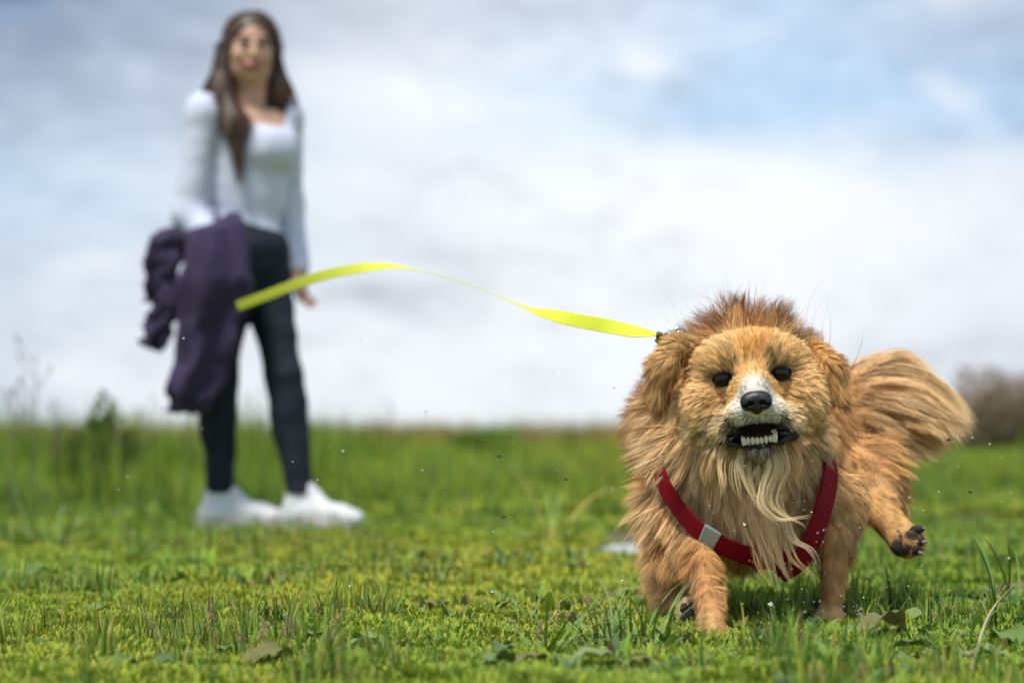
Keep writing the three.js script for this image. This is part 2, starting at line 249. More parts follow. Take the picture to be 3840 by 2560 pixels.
// one blade: a narrow leaf that bends over; several of them make a tuft
function blade(P, N, I, C, x, z, h, w, yaw, bend, col, tipc, S = 3, fold = 0.25) {
  const b = P.length / 3, cx = cos(yaw), sz = sin(yaw); let px = x, py = 0, pz = z, an = 0;
  for (let i = 0; i <= S; i++) {
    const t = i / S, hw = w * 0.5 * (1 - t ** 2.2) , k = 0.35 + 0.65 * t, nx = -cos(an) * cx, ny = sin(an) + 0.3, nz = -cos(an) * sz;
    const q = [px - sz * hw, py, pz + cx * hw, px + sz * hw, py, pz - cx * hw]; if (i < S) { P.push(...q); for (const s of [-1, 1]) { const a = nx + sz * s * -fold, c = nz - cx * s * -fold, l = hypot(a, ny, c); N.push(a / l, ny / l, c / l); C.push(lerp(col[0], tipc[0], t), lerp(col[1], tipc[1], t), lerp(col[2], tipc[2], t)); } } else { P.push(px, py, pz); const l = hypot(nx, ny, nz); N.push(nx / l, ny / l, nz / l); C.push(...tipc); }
    if (i < S - 1) { const a = b + i * 2; I.push(a, a + 2, a + 1, a + 1, a + 2, a + 3); } else if (i === S - 1) { const a = b + i * 2; I.push(a, a + 2, a + 1); }
    const st = h / S; px += cx * sin(an) * st; pz += sz * sin(an) * st; py += cos(an) * st; an += (bend / S) * (0.6 + t);
  }
}
function tuft(seed, n, spread, h0, h1, w0, w1, bend, cols, S = 3) {
  const R = rng(seed), P = [], N = [], I = [], C = [];
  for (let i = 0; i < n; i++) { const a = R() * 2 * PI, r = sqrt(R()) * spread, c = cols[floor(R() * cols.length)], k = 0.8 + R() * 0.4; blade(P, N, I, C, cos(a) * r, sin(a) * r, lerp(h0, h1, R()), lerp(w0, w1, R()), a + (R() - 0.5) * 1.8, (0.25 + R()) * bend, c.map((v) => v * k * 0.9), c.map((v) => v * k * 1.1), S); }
  return makeGeo(P, N, I, C);
}
const leafMat = phys(1, 1, 1, 0.85, { transmission: 0.35, specularIntensity: 0.25, vertexColors: true, side: THREE.DoubleSide });
const GR = { lime: [0.285, 0.33, 0.035], green: [0.17, 0.26, 0.035], deep: [0.085, 0.165, 0.025], yellow: [0.34, 0.33, 0.045], straw: [0.42, 0.31, 0.12], rust: [0.28, 0.12, 0.04], blue: [0.11, 0.19, 0.075], brown: [0.2, 0.13, 0.07] };
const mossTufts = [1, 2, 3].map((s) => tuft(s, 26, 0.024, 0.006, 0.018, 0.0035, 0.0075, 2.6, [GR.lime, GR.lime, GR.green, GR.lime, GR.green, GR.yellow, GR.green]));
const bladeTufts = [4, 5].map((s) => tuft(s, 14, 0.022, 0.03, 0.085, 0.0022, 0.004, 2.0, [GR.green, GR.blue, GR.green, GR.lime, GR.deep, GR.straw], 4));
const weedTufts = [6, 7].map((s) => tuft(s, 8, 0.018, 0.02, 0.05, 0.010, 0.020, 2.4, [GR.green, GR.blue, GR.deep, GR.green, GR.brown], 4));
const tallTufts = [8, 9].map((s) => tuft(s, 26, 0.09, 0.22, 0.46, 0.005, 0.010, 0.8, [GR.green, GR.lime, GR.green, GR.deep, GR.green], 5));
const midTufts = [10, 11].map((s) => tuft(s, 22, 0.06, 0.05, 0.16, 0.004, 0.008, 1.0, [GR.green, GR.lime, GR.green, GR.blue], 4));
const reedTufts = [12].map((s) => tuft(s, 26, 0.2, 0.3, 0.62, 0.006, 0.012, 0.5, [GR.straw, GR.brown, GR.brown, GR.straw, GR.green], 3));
function scatter(name, geos, spots, label) {
  geos.forEach((g, gi) => {
    const mine = spots.filter((_, i) => i % geos.length === gi), o = new THREE.InstancedMesh(g, leafMat, mine.length), m = new THREE.Matrix4(), q = new THREE.Quaternion(), c = new THREE.Color();
    mine.forEach((s, i) => { q.setFromEuler(new THREE.Euler(s.tx || 0, s.r, s.tz || 0)); m.compose(V(s.x, s.y || 0, s.z), q, V(s.s, s.s * (s.h || 1), s.s)); o.setMatrixAt(i, m); o.setColorAt(i, c.setRGB(...s.c)); });
    o.castShadow = o.receiveShadow = true; top(o, name); tag(o, label[gi] ?? label[0], 'grass', null, 'stuff');
  });
}
{
  const R = rng(404), moss = [], blades = [], weeds = [], mid = [], tall = [], reeds = [];
  const spot = (d0, d1, side = 0.25, pad = 0.25) => { const d = sqrt(lerp(d0 * d0, d1 * d1, R())); return [(R() * 2 - 1) * (d * side + pad), -d]; };
  const hue = (x, z, k = 1) => { const n = fbm(x * 1.3, z * 1.0, 8, 3), y = wear(x, z), v = k * (0.85 + R() * 0.35); return [v * (0.92 + 0.36 * y + n * 0.3), v * (1.0 + 0.12 * y + n * 0.2), v * (0.9 + n * 0.4)]; };
  const add = (list, n, d0, d1, s0, s1, keep, hk = [0.8, 1.3], k = 1, side, pad) => { for (let i = 0; i < n; i++) { const [x, z] = spot(d0, d1, side, pad); if (R() > keep(x, z)) continue; list.push({ x, z, y: hgt(x, z), s: lerp(s0, s1, R()), r: R() * 6.28, tx: (R() - 0.5) * 0.3, tz: (R() - 0.5) * 0.3, h: lerp(hk[0], hk[1], R()), c: hue(x, z, k) }); } };
  const dry = (x, z) => 1 - smooth(0.5, 0.75, wetAt(x, z));
  add(moss, 34000, 2.5, 4.6, 0.6, 1.4, dry, [0.5, 1.1]); add(moss, 26000, 4.6, 9, 1.0, 2.0, dry, [0.5, 1.1]); add(moss, 30000, 9, 26, 2.0, 4, dry, [0.5, 1.1]);
  add(blades, 2600, 2.5, 5.2, 0.5, 1.1, (x, z) => dry(x, z) * smooth(0.0, 0.28, fbm(x * 2.1, z * 1.7, 21, 3) + 0.02)); add(blades, 5000, 5.2, 11, 0.7, 1.3, (x, z) => dry(x, z) * smooth(-0.05, 0.25, fbm(x * 1.1, z * 0.9, 21, 3)) * 0.8);
  add(weeds, 1500, 2.6, 5.4, 0.5, 1.2, (x, z) => dry(x, z) * smooth(0.05, 0.3, fbm(x * 1.7 + 7, z * 1.5, 31, 3) + (x > 0.35 && z > -4.3 ? 0.2 : 0)), [0.6, 1.1]); add(weeds, 2500, 5.4, 11, 0.8, 1.6, (x, z) => dry(x, z) * smooth(0.05, 0.3, fbm(x * 1.3 + 7, z * 1.1, 31, 3)), [0.6, 1.1]);
  const bank = (x, z) => { const d = -z, edge = 9.2 + smooth(-1.0, 0.5, x) * 5 + 1.1 * noise(x * 0.8, 3); return smooth(edge - 0.3, edge + 1.4, d); };
  add(mid, 7000, 8.4, 15, 0.7, 1.5, (x, z) => dry(x, z) * smooth(0, 0.5, bank(x, z) + 0.15 * R()) ); add(mid, 22000, 13, 45, 0.7, 1.5, () => 1);
  add(tall, 3200, 8.8, 16, 0.45, 1.15, (x, z) => bank(x, z) * (0.12 + 0.88 * smooth(0.1, -1.0, x + 0.5)) * (0.6 + 1.2 * fbm(x * 1.2, z * 0.6, 44, 2)), [0.75, 1.2], 0.85); add(tall, 3000, 17, 50, 0.4, 0.75, (x) => 0.35 + 0.7 * noise(x * 0.4, 2), [0.6, 1.1], 0.95);
  add(reeds, 3600, 44, 75, 0.9, 1.5, (x, z) => 0.8 + 0.4 * noise(x * 0.25, 7), [0.8, 1.15]);
  add(mid, 16000, 45, 160, 1.6, 2.6, () => 1, [0.5, 0.8]);
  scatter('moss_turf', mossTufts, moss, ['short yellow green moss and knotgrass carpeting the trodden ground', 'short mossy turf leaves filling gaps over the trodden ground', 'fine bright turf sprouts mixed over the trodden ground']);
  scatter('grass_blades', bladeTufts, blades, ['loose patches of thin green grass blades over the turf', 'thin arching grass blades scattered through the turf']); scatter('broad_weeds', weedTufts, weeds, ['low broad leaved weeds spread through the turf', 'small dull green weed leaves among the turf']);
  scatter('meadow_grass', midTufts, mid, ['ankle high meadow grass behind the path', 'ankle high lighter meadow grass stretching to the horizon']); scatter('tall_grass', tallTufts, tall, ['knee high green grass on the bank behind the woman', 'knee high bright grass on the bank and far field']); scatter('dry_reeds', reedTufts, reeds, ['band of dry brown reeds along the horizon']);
}
// ---------------------------------------------------------------- single plants that stand out of the turf
const leafTone = (c, k) => phys(c[0] * k, c[1] * k, c[2] * k, 0.55, { transmission: 0.2, specularIntensity: 0.5, side: THREE.DoubleSide });
const LEAFM = [[0.13, 0.21, 0.04], [0.10, 0.16, 0.045], [0.19, 0.27, 0.06], [0.17, 0.16, 0.05], [0.20, 0.26, 0.09]].map((c) => leafTone(c, 1));
// a broad leaf on a short stalk: length, width, how far it arches, wavy edge
function leafGeo(len, wid, arch, seed) {
  const P = [], I = [], S = 10, W = 6; let y = 0, x = 0, an = 0.9 - arch * 0.3;
  for (let i = 0; i <= S; i++) {
    const t = i / S, hw = t < 0.18 ? wid * 0.06 : wid * 0.5 * Math.pow(sin(PI * clamp((t - 0.14) / 0.86)), 0.75) * (1 - 0.25 * t) + 0.0006;
    for (let j = 0; j <= W; j++) { const s = (j / W) * 2 - 1; P.push(x + abs(s) * 0.0, y + hw * 0.35 * abs(s) + 0.0035 * noise(i * 0.5, j * 0.8, seed) * (i > 1 ? 1 : 0) + (abs(s) > 0.9 ? 0.003 * sin(i * 2.1 + seed) : 0), s * hw); }
    x += cos(an) * len / S; y += sin(an) * len / S; an -= (arch * 1.5) / S;
  }
  for (let i = 0; i < S; i++) for (let j = 0; j < W; j++) { const a = i * (W + 1) + j; I.push(a, a + 1, a + W + 1, a + 1, a + W + 2, a + W + 1); }
  return makeGeo(P, null, I);
}
const LEAVES = [[0.07, 0.034, 1.1], [0.09, 0.03, 1.3], [0.055, 0.036, 0.9], [0.10, 0.04, 1.0], [0.06, 0.024, 1.5]].map(([l, w, a], i) => leafGeo(l, w, a, i * 7 + 3));
{
  const R = rng(515);
  const spots = [ // ground place, size, leaves, words that tell it apart
    [0.369, -3.613, 1.0, 6, 'olive broad leaved plant at the foot of the dog foreleg'], [0.452, -3.82, 0.9, 5, 'broad leaved plant between the two forelegs of the dog'], [0.547, -3.738, 1.0, 6, 'broad leaved plant just beside the darker foreleg of the dog'], [0.603, -3.674, 1.2, 7, 'large dull green rosette beside the grass in front of the raised paw'], [0.708, -3.924, 1.0, 6, 'broad leaved plant beneath the raised hind paw'], [0.715, -3.636, 1.2, 7, 'spreading rosette among weeds beyond the raised paw'], [0.852, -4.11, 1.1, 6, 'broad leaved clump behind the straw stalk'],
    [0.623, -3.387, 1.1, 6, 'pale leaf rosette in front of the weeds beside the dog'], [0.521, -3.322, 0.8, 5, 'small leaf rosette in the short turf before the dog'], [0.062, -3.153, 0.9, 5, 'upright bright leaves close before the long grass tuft'], [0.138, -3.142, 0.9, 5, 'upright olive leaves close before the dog foreleg'], [0.002, -3.13, 1.0, 4, 'low leaves beside the upright bright leaves'],
    [-0.237, -3.511, 1.1, 6, 'broad leaf clump beside the dry seed heads'], [-0.177, -3.455, 1.0, 6, 'broad leaf clump between seed heads and long grass tuft'], [-0.288, -3.374, 1.0, 5, 'pale leaves at the foot of the seed heads'], [-0.736, -4.13, 1.0, 4, 'pair of round grey green leaves alone in the turf'], [-0.434, -3.42, 0.9, 5, 'leaf rosette below the tall single seed stalk'], [-0.167, -4.11, 0.9, 5, 'leaf rosette behind the long grass tuft'], [-0.392, -3.924, 0.8, 5, 'small rosette behind the seed heads'], [-1.037, -5.075, 1.3, 6, 'dark leafy weed at the edge of the bank'], [0.741, -4.37, 1.0, 6, 'rosette in the turf behind the raised paw'], [0.865, -4.483, 1.1, 6, 'rosette on open turf behind the weeds'], [0.183, -4.542, 0.9, 5, 'rosette on open turf behind the dog foreleg'], [-0.495, -3.26, 1.0, 5, 'rosette in bare patchy turf'], [-0.165, -5.228, 1.0, 5, 'rosette in the middle of the open turf'],
  ];
  for (const [x, z, sc, n, label] of spots) {
    const o = top(new THREE.Group(), 'broad_leaf_plant'); o.position.set(x, hgt(x, z) + 0.002, z); o.rotation.y = R() * 6; tag(o, label, 'plant', 'broad leaved plants in the turf');
    for (let i = 0; i < n; i++) { const l = mesh('leaf', LEAVES[floor(R() * 5)], LEAFM[floor(R() * 5)], o); l.rotation.set((R() - 0.5) * 0.5, (i / n) * 6.28 + R() * 0.6, (R() - 0.35) * 0.5, 'YXZ'); l.scale.setScalar(sc * (0.8 + R() * 0.5)); }
  }
  for (let i = 0; i < 46; i++) { // more of the same weed, thickest on the dog's side of the turf
    const d = 3.15 + R() * 1.6, x = i < 30 ? 0.2 + R() * 0.65 * d * 0.34 : -0.2 * d + R() * 0.4 * d, z = -d; if (hypot(x - 0.33, z + 3.73) < 0.13) continue;
    const o = top(new THREE.Group(), 'turf_weed'); o.position.set(x, hgt(x, z) + 0.001, z); o.rotation.y = R() * 6; tag(o, 'low weed rosette of a few small dull leaves in the short turf', 'weed', 'small weed rosettes in the turf');
    for (let k = 0; k < 4; k++) { const l = mesh('leaf', LEAVES[floor(R() * 5)], LEAFM[floor(R() * 5)], o); l.rotation.set((R() - 0.5) * 0.5, k * 1.57 + R() * 0.8, (R() - 0.4) * 0.5, 'YXZ'); l.scale.setScalar(0.45 + R() * 0.4); }
  }
  // long arching blades: each its own part
  const BL = [0, 1, 2, 3].map((i) => { const P = [], N = [], I = [], C = []; blade(P, N, I, C, 0, 0, 1, [0.035, 0.028, 0.042, 0.03][i], 0, [0.7, 1.3, 1.8, 1.0][i], [1, 1, 1], [1, 1, 1], 8, 0.4); return makeGeo(P, N, I); });
  const BM = [[0.15, 0.25, 0.05], [0.2, 0.3, 0.05], [0.12, 0.2, 0.06], [0.5, 0.36, 0.08], [0.25, 0.32, 0.14]].map((c) => leafTone(c, 1));
  const tufts = [[0.185, -3.511, 60, 0.05, 0.10, 0.16, 'big tuft of long arching grass blades beside the dog foreleg'], [0.123, -3.525, 26, 0.04, 0.09, 0.15, 'low spread of flopped grass blades beside the big tuft'], [0.052, -3.455, 14, 0.03, 0.1, 0.16, 'few long blades lying flat over the turf'], [0.017, -3.924, 16, 0.04, 0.05, 0.10, 'short grass tuft behind the flopped blades'], [-0.158, -5.001, 26, 0.06, 0.08, 0.14, 'soft grass tuft in the open turf'], [0.414, -4.483, 24, 0.04, 0.07, 0.13, 'grass tuft behind the dog foreleg'], [0.117, -6.897, 16, 0.04, 0.2, 0.3, 'pale yellow arching tall blades beside the puddle'], [0.885, -4.21, 14, 0.05, 0.12, 0.2, 'dark tall blades behind the weeds beside the dog'], [0.487, -3.598, 16, 0.04, 0.05, 0.1, 'fine grass tuft in front of the darker foreleg'], [-0.335, -5.391, 18, 0.06, 0.07, 0.12, 'grass tuft between the sneakers and the open turf'], [-1.26, -6.632, 26, 0.08, 0.12, 0.22, 'dark grass tuft at the foot of the bank'], [1.018, -5.75, 18, 0.06, 0.08, 0.15, 'grass tuft behind the raised hind paw'], [-0.473, -4.728, 18, 0.05, 0.06, 0.11, 'grass tuft in front of the sneakers']];
  for (const [x, z, n, sp, h0, h1, label] of tufts) {
    const o = top(new THREE.Group(), 'grass_tuft'); o.position.set(x, hgt(x, z), z); tag(o, label, 'grass tuft', 'grass tufts standing out of the turf');
    for (let i = 0; i < n; i++) { const a = R() * 6.28, r = sqrt(R()) * sp, b = mesh('blade', BL[floor(R() * 4)], label.startsWith('pale') ? BM[R() < 0.5 ? 3 : 1] : BM[R() < 0.05 ? 3 : floor(R() * 3) + (R() < 0.12 ? 2 : 0)], o); b.position.set(cos(a) * r, 0, sin(a) * r); b.rotation.set((R() - 0.5) * 0.6, -a + (R() - 0.5) * 1.6, -0.15 - R() * 1.0, 'YXZ'); b.scale.setScalar(lerp(h0, h1, R())); }
  }
  // seed heads
  const stalkM = std(0.42, 0.36, 0.17, 0.7), seedM = [std(0.2, 0.13, 0.08, 0.7), std(0.36, 0.27, 0.14, 0.7)], seedG = new THREE.SphereGeometry(1, 8, 6).scale(0.0011, 0.0034, 0.0011);
  const heads = [[-0.437, -3.511, 0.085, 0.0, 'tall single seed stalk'], [-0.356, -3.387, 0.05, 0.3, 'dark seed head leaning over the pale leaves'], [-0.348, -3.42, 0.055, -0.1, 'upright seed head among a dense cluster'], [-0.325, -3.374, 0.06, 0.25, 'seed head with drooping dark spikelets'], [-0.317, -3.455, 0.045, 0.1, 'short seed head beside the drooping one'], [-0.274, -3.455, 0.07, 0.5, 'seed head leaning far over the broad leaf clump'], [-0.371, -3.354, 0.045, -0.2, 'short pale seed head at the edge of the cluster'], [-0.475, -3.322, 0.075, -0.4, 'thin pale stalk with few seeds leaning away'], [0.034, -3.455, 0.05, 0.2, 'seed head behind the flopped blades'], [0.059, -3.674, 0.05, 0.3, 'pink tinged seed head behind the flopped blades'], [-0.242, -3.322, 0.04, 0.1, 'low seed head in the leaf clump']];
  for (const [x, z, h, lean, label] of heads) {
    const o = top(new THREE.Group(), 'seed_head'); o.position.set(x, hgt(x, z), z); o.rotation.y = (R() - 0.5) * 0.8; tag(o, label, 'seed head', 'dry seed heads in the turf');
    const c = [[0, 0, 0], [lean * h * 0.3, h * 0.5, 0], [lean * h, h, 0]]; mesh('stalk', tube(c, (t) => 0.0009 * (1 - 0.5 * t), 10, 5), stalkM, o); const cu = curve(c), sm = [];
    for (let i = 0; i < 15; i++) { const p = cu.getPointAt(0.55 + 0.45 * (i / 14)), g = seedG.clone(), k = (1 - i / 17) * 0.009; g.rotateZ((R() - 0.5) * 2).rotateY(R() * 6).translate(p.x + (R() - 0.5) * k * 2, p.y + (R() - 0.3) * k, p.z + (R() - 0.5) * k * 2); sm.push(g); }
    stuff(mesh('spikelets', merged(sm), seedM[R() < 0.6 ? 0 : 1], o));
  }
  const st = top(mesh('straw_stalk', tube([[0.581, -3.086], [0.72, -3.598]].map((p, i) => [p[0], [0.0, 0.06][i], p[1]]).concat([[0.737, 0.09, -3.55]]), (t) => 0.0028 - 0.0012 * t, 20, 7), stalkM), 'straw_stalk'); tag(st, 'straight straw coloured stalk leaning over the weeds', 'stalk');
  // small white flowers by the paw
  const fl = std(0.8, 0.8, 0.76, 0.6); for (const [u, v, d, label] of [[0.397, 0.051, -3.72, 'tiny white flower cluster standing behind the dog foreleg'], [0.307, -0.01, -3.55, 'tiny white flower cluster in front of the dog paw']].map((a) => [a[0], a[1], a[2], a[3]])) { const o = top(new THREE.Group(), 'white_flower'); o.position.set(u, 0, d); tag(o, label, 'flower'); mesh('stem', tube([[0, 0, 0], [0.003, v * 0.5, 0], [0, v, 0]], 0.0007, 8, 5), stalkM, o); for (let i = 0; i < 5; i++) mesh('flower', new THREE.IcosahedronGeometry(0.0018, 1).translate((R() - 0.5) * 0.009, v + (R() - 0.5) * 0.006, (R() - 0.5) * 0.006), fl, o); }
  // dry weed stalks on the bank and far bushes
  const dryM = std(0.16, 0.12, 0.08, 0.9);
  const weeds = [[-1.798, -9.071, 0.62, 'tallest dry weed stalk on the bank'], [-1.939, -9.316, 0.5, 'dry weed stalk in the thick bank grass'], [-1.909, -10.137, 0.45, 'short dry weed stalk beside the tallest one'], [-1.403, -10.444, 0.43, 'dry weed stalk behind the draped jacket'], [-1.591, -10.444, 0.42, 'dry weed stalk between leafy shrub and jacket'], [-0.815, -16.405, 0.5, 'thin dry weed stalk in the open meadow'], [-1.117, -10.77, 0.47, 'dry weed stalk between the legs of the standing person'], [-1.672, -10.137, 0.46, 'dry weed stalk in front of the leafy shrub']];
  for (const [x, z, h, label] of weeds) { const o = top(new THREE.Group(), 'dry_weed'); o.position.set(x, 0, z); tag(o, label, 'weed', 'dry weed stalks on the bank'); mesh('stem', tube([[0, 0, 0], [0.01, h * 0.5, 0.01], [0.03 * (R() - 0.5), h, 0]], (t) => 0.004 * (1 - 0.6 * t), 10, 6), dryM, o); for (let i = 0; i < 7; i++) { const y = h * (0.45 + 0.08 * i), a = R() * 6.28, l = 0.05 + R() * 0.07; mesh('branch', tube([[0, y, 0], [cos(a) * l * 0.5, y + l * 0.6, sin(a) * l * 0.5], [cos(a) * l * 0.7, y + l, sin(a) * l * 0.7]], (t) => 0.0025 * (1 - 0.4 * t) + 0.004 * smooth(0.7, 1, t), 8, 5), dryM, o); } }
  function bush(name, x, z, w, h, n, cols, label, leafS) {
    const o = top(new THREE.Group(), name); o.position.set(x, 0, z); tag(o, label, 'bush'); const P = [], N = [], I = [], C = [], tips = [], stems = [];
    for (let i = 0; i < 14; i++) { const a = R() * 6.28, r = w * 0.5 * sqrt(R()), hh = h * (0.55 + 0.45 * R()) * (1 - 0.35 * (r / (w * 0.5)) ** 2), m = [cos(a) * r * 0.5, hh * 0.55, sin(a) * r * 0.5], e = [cos(a) * r, hh, sin(a) * r]; stems.push(tube([[m[0] * 0.15, 0, m[2] * 0.15], m, e], (t) => 0.012 * w * (1 - 0.8 * t), 10, 5)); tips.push([m, e]); }
    stuff(mesh('stems', merged(stems), dryM, o));
    for (let i = 0; i < n; i++) { const [m, e] = tips[floor(R() * tips.length)], t = R(), b = P.length / 3, c = cols[floor(R() * cols.length)], k = 0.7 + R() * 0.6, px = lerp(m[0], e[0], t) + (R() - 0.5) * w * 0.28, py = max(0.02, lerp(m[1] * 0.7, e[1], t) + (R() - 0.5) * h * 0.22), pz = lerp(m[2], e[2], t) + (R() - 0.5) * w * 0.28, u = V(R() - 0.5, R() - 0.2, R() - 0.5).normalize(), v = V(R() - 0.5, R() - 0.5, R() - 0.5).cross(u).normalize(), L = leafS * (0.6 + R() * 0.8), nn = v.clone().cross(u); for (const [q, s] of [[0, 0], [0.5, 0.28], [1, 0], [0.5, -0.28]]) { P.push(px + u.x * L * q + v.x * L * s, py + u.y * L * q + v.y * L * s, pz + u.z * L * q + v.z * L * s); N.push(nn.x, nn.y, nn.z); C.push(c[0] * k, c[1] * k, c[2] * k); } I.push(b, b + 1, b + 2, b, b + 2, b + 3); }
    stuff(mesh('leaves', makeGeo(P, N, I, C), leafMat, o));
  }
  bush('dry_bush', 5.1, -25, 1.9, 1.05, 9000, [[0.4, 0.3, 0.22], [0.36, 0.27, 0.19], [0.3, 0.24, 0.18], [0.34, 0.29, 0.2]], 'leafless brown bush beyond the meadow behind the dog tail', 0.06);
  bush('dry_bush', 6.8, -27, 2.4, 1.15, 9000, [[0.4, 0.3, 0.22], [0.36, 0.27, 0.19], [0.3, 0.24, 0.18]], 'wider brown bush farther along past the first brown one', 0.06);
  bush('leafy_shrub', -1.78, -10.3, 0.36, 0.47, 1800, [GR.green, GR.deep, GR.green, GR.brown], 'small leafy green shrub standing in the bank grass', 0.045);
  bush('leafy_shrub', -0.25, -24, 0.7, 0.42, 2200, [GR.deep, GR.green], 'low dark green shrub alone in the open meadow', 0.06);
}
// ---------------------------------------------------------------- the woman, in metres from the ground between her feet
const WOMAN = [-0.846, 0, -7.74];
const woman = top(new THREE.Group(), 'person'); woman.position.set(...WOMAN);
tag(woman, 'person with long brown hair in white top, dark jeans and white sneakers standing', 'person');
{
  const J = { hipR: [-0.052, 0.881, 0.07], kneeR: [-0.091, 0.487, 0.06], ankR: [-0.084, 0.116, 0.02], hipL: [0.032, 0.89, -0.05], kneeL: [0.123, 0.492, 0.08], ankL: [0.183, 0.11, 0.13], pelvis: [-0.013, 0.904, 0], waist: [-0.003, 1.073, 0], chest: [-0.001, 1.234, 0], neck0: [-0.002, 1.345, -0.01], neck1: [0.005, 1.451, 0.01], shR: [-0.136, 1.342, 0.06], elR: [-0.185, 1.015, 0.06], wrR: [-0.08, 0.899, 0.16], shL: [0.104, 1.341, -0.08], elL: [0.115, 1.063, -0.12], wrL: [0.155, 0.857, -0.06] };
  const headM = new THREE.Matrix4().makeTranslation(0.006, 1.552, 0.02).multiply(new THREE.Matrix4().makeRotationFromEuler(new THREE.Euler(0.05, 0.2, -0.07)));
  const H = (p) => under(p, headM);
  const limb = (a, b, ra, rb, k = 0.03) => cap(...J[a], ...J[b], ra, rb, k);
  const bust = [ell(0.058, 1.228, 0.075, 0.045, 0.055, 0.045, 0.045), ell(0.109, 1.228, 0.03, 0.042, 0.055, 0.048, 0.045)];
  const torso = [ell(...J.pelvis, 0.135, 0.10, 0.115), ell(-0.017, 0.842, -0.01, 0.13, 0.10, 0.11), ell(...J.waist, 0.108, 0.12, 0.085), ell(0, 1.192, 0, 0.122, 0.13, 0.092), ell(-0.001, 1.291, 0, 0.13, 0.09, 0.08), cap(...J.shR, ...J.shL, 0.048, 0.048), cap(...J.neck0, ...J.neck1, 0.056, 0.05, 0.03), ...bust];
  const armR = [limb('shR', 'elR', 0.054, 0.044), limb('elR', 'wrR', 0.044, 0.03)], armL = [limb('shL', 'elL', 0.05, 0.04), limb('elL', 'wrL', 0.04, 0.026)];
  const legs = [limb('hipR', 'kneeR', 0.082, 0.052), limb('kneeR', 'ankR', 0.054, 0.037), ell(-0.094, 0.366, 0.03, 0.05, 0.11, 0.055, 0.03), limb('hipL', 'kneeL', 0.082, 0.05), limb('kneeL', 'ankL', 0.052, 0.036), ell(0.136, 0.372, 0.08, 0.05, 0.11, 0.055, 0.03)];
  const skull = [H(ell(0, 0.02, -0.015, 0.072, 0.09, 0.088, 0.02)), H(ell(0, -0.028, 0.02, 0.066, 0.074, 0.062, 0.02)), H(cap(-0.03, -0.075, 0.03, 0.03, -0.075, 0.03, 0.026, 0.026, 0.03)), H(ell(0, -0.092, 0.05, 0.018, 0.016, 0.018, 0.015)), H(cap(0, 0.005, 0.082, 0, -0.028, 0.096, 0.009, 0.013, 0.012)), H(ell(0, -0.06, 0.076, 0.022, 0.012, 0.014, 0.01)), H(ell(-0.038, -0.028, 0.06, 0.022, 0.02, 0.016, 0.015)), H(ell(0.038, -0.028, 0.06, 0.022, 0.02, 0.016, 0.015)), H(cut(ell(-0.03, 0.006, 0.088, 0.016, 0.009, 0.012, 0.01))), H(cut(ell(0.03, 0.006, 0.088, 0.016, 0.009, 0.012, 0.01)))];
  const hand = (w, dir, side) => { // palm, four fingers of unequal length and a thumb from the side of the palm
    const d = V(...dir).normalize(), s = V(...side).normalize(), u = d.clone().cross(s), at = (a, b, c) => V(...w).addScaledVector(d, a).addScaledVector(s, b).addScaledVector(u, c).toArray(), out = [cap(...at(0, 0, 0), ...at(0.07, 0, 0), 0.022, 0.026, 0.012), cap(...at(0.06, -0.02, 0), ...at(0.07, 0.022, 0), 0.014, 0.014, 0.01)];
    [[-0.026, 0.058], [-0.009, 0.07], [0.009, 0.066], [0.026, 0.05]].forEach(([b, l]) => out.push(cap(...at(0.075, b, 0), ...at(0.075 + l * 0.5, b * 1.1, 0.012), 0.0095, 0.009, 0.005), cap(...at(0.075 + l * 0.5, b * 1.1, 0.012), ...at(0.075 + l * 0.85, b * 1.1, 0.04), 0.009, 0.0075, 0.004)));
    out.push(cap(...at(0.02, -0.022, 0), ...at(0.055, -0.045, 0.012), 0.012, 0.0105, 0.008), cap(...at(0.055, -0.045, 0.012), ...at(0.085, -0.046, 0.026), 0.0105, 0.0085, 0.004)); return out;
  };
  const handL = hand(J.wrL, [0.05, -1, 0.08], [0.4, 0, -0.9]), handR = hand(J.wrR, [0.4, -0.9, 0.1], [0.9, 0.4, 0]);
  const whole = field([...torso, ...armR, ...armL, ...legs, ...skull.map((p) => ({ ...p }))], 0.05);
  const skin = phys(0.50, 0.295, 0.205, 0.6, { sheen: 0.2, sheenColor: rgb(0.9, 0.6, 0.5) });
  const box = (f, pts, pad, cell) => nets(f, [0, 1, 2].map((i) => Math.min(...pts.map((p) => p[i])) - pad), [0, 1, 2].map((i) => Math.max(...pts.map((p) => p[i])) + pad), cell);
  const trim = (f) => (x, y, z) => max(f(x, y, z) + 0.004, -1);
  const headPts = [[0.006, 1.552, 0.02]], hf = field([...skull, cap(...J.neck0, ...J.neck1, 0.056, 0.05, 0.03)], 0.03);
  mesh('body', merged([netGeo(nets((x, y, z) => max(whole(x, y, z) + (y < 1.26 ? 0.016 : 0.003), y - 1.36, -(y - 0.1)), [-0.4, 0.02, -0.3], [0.35, 1.5, 0.42], 0.013)), netGeo(box((x, y, z) => max(hf(x, y, z), -(y - 1.3)), headPts, 0.2, 0.005)), netGeo(box(field([...handL, limb('elL', 'wrL', 0.04, 0.026)], 0.01), [J.wrL], 0.2, 0.005)), netGeo(box(field(handR, 0.01), [J.wrR], 0.17, 0.005))]), skin, woman);
  // top: body grown a little, cut at the neckline, hem and cuffs
  const topF = field([...torso.slice(0, 6), ...bust, ...armR, ...armL], 0.05);
  const crease = (x, y, z) => 0.0018 * noise(x * 14, y * 24, z * 14) + 0.004 * noise(x * 6, y * 7, z * 6);
  const neckline = (x, y, z) => max(1.302 - 0.1 * (x - 0.04) - y, abs(x - 0.04) - 0.075, -(z + 0.04 + 0.5 * x));
  const hem = (x, y) => 0.985 - (x + 0.02) * 0.25;
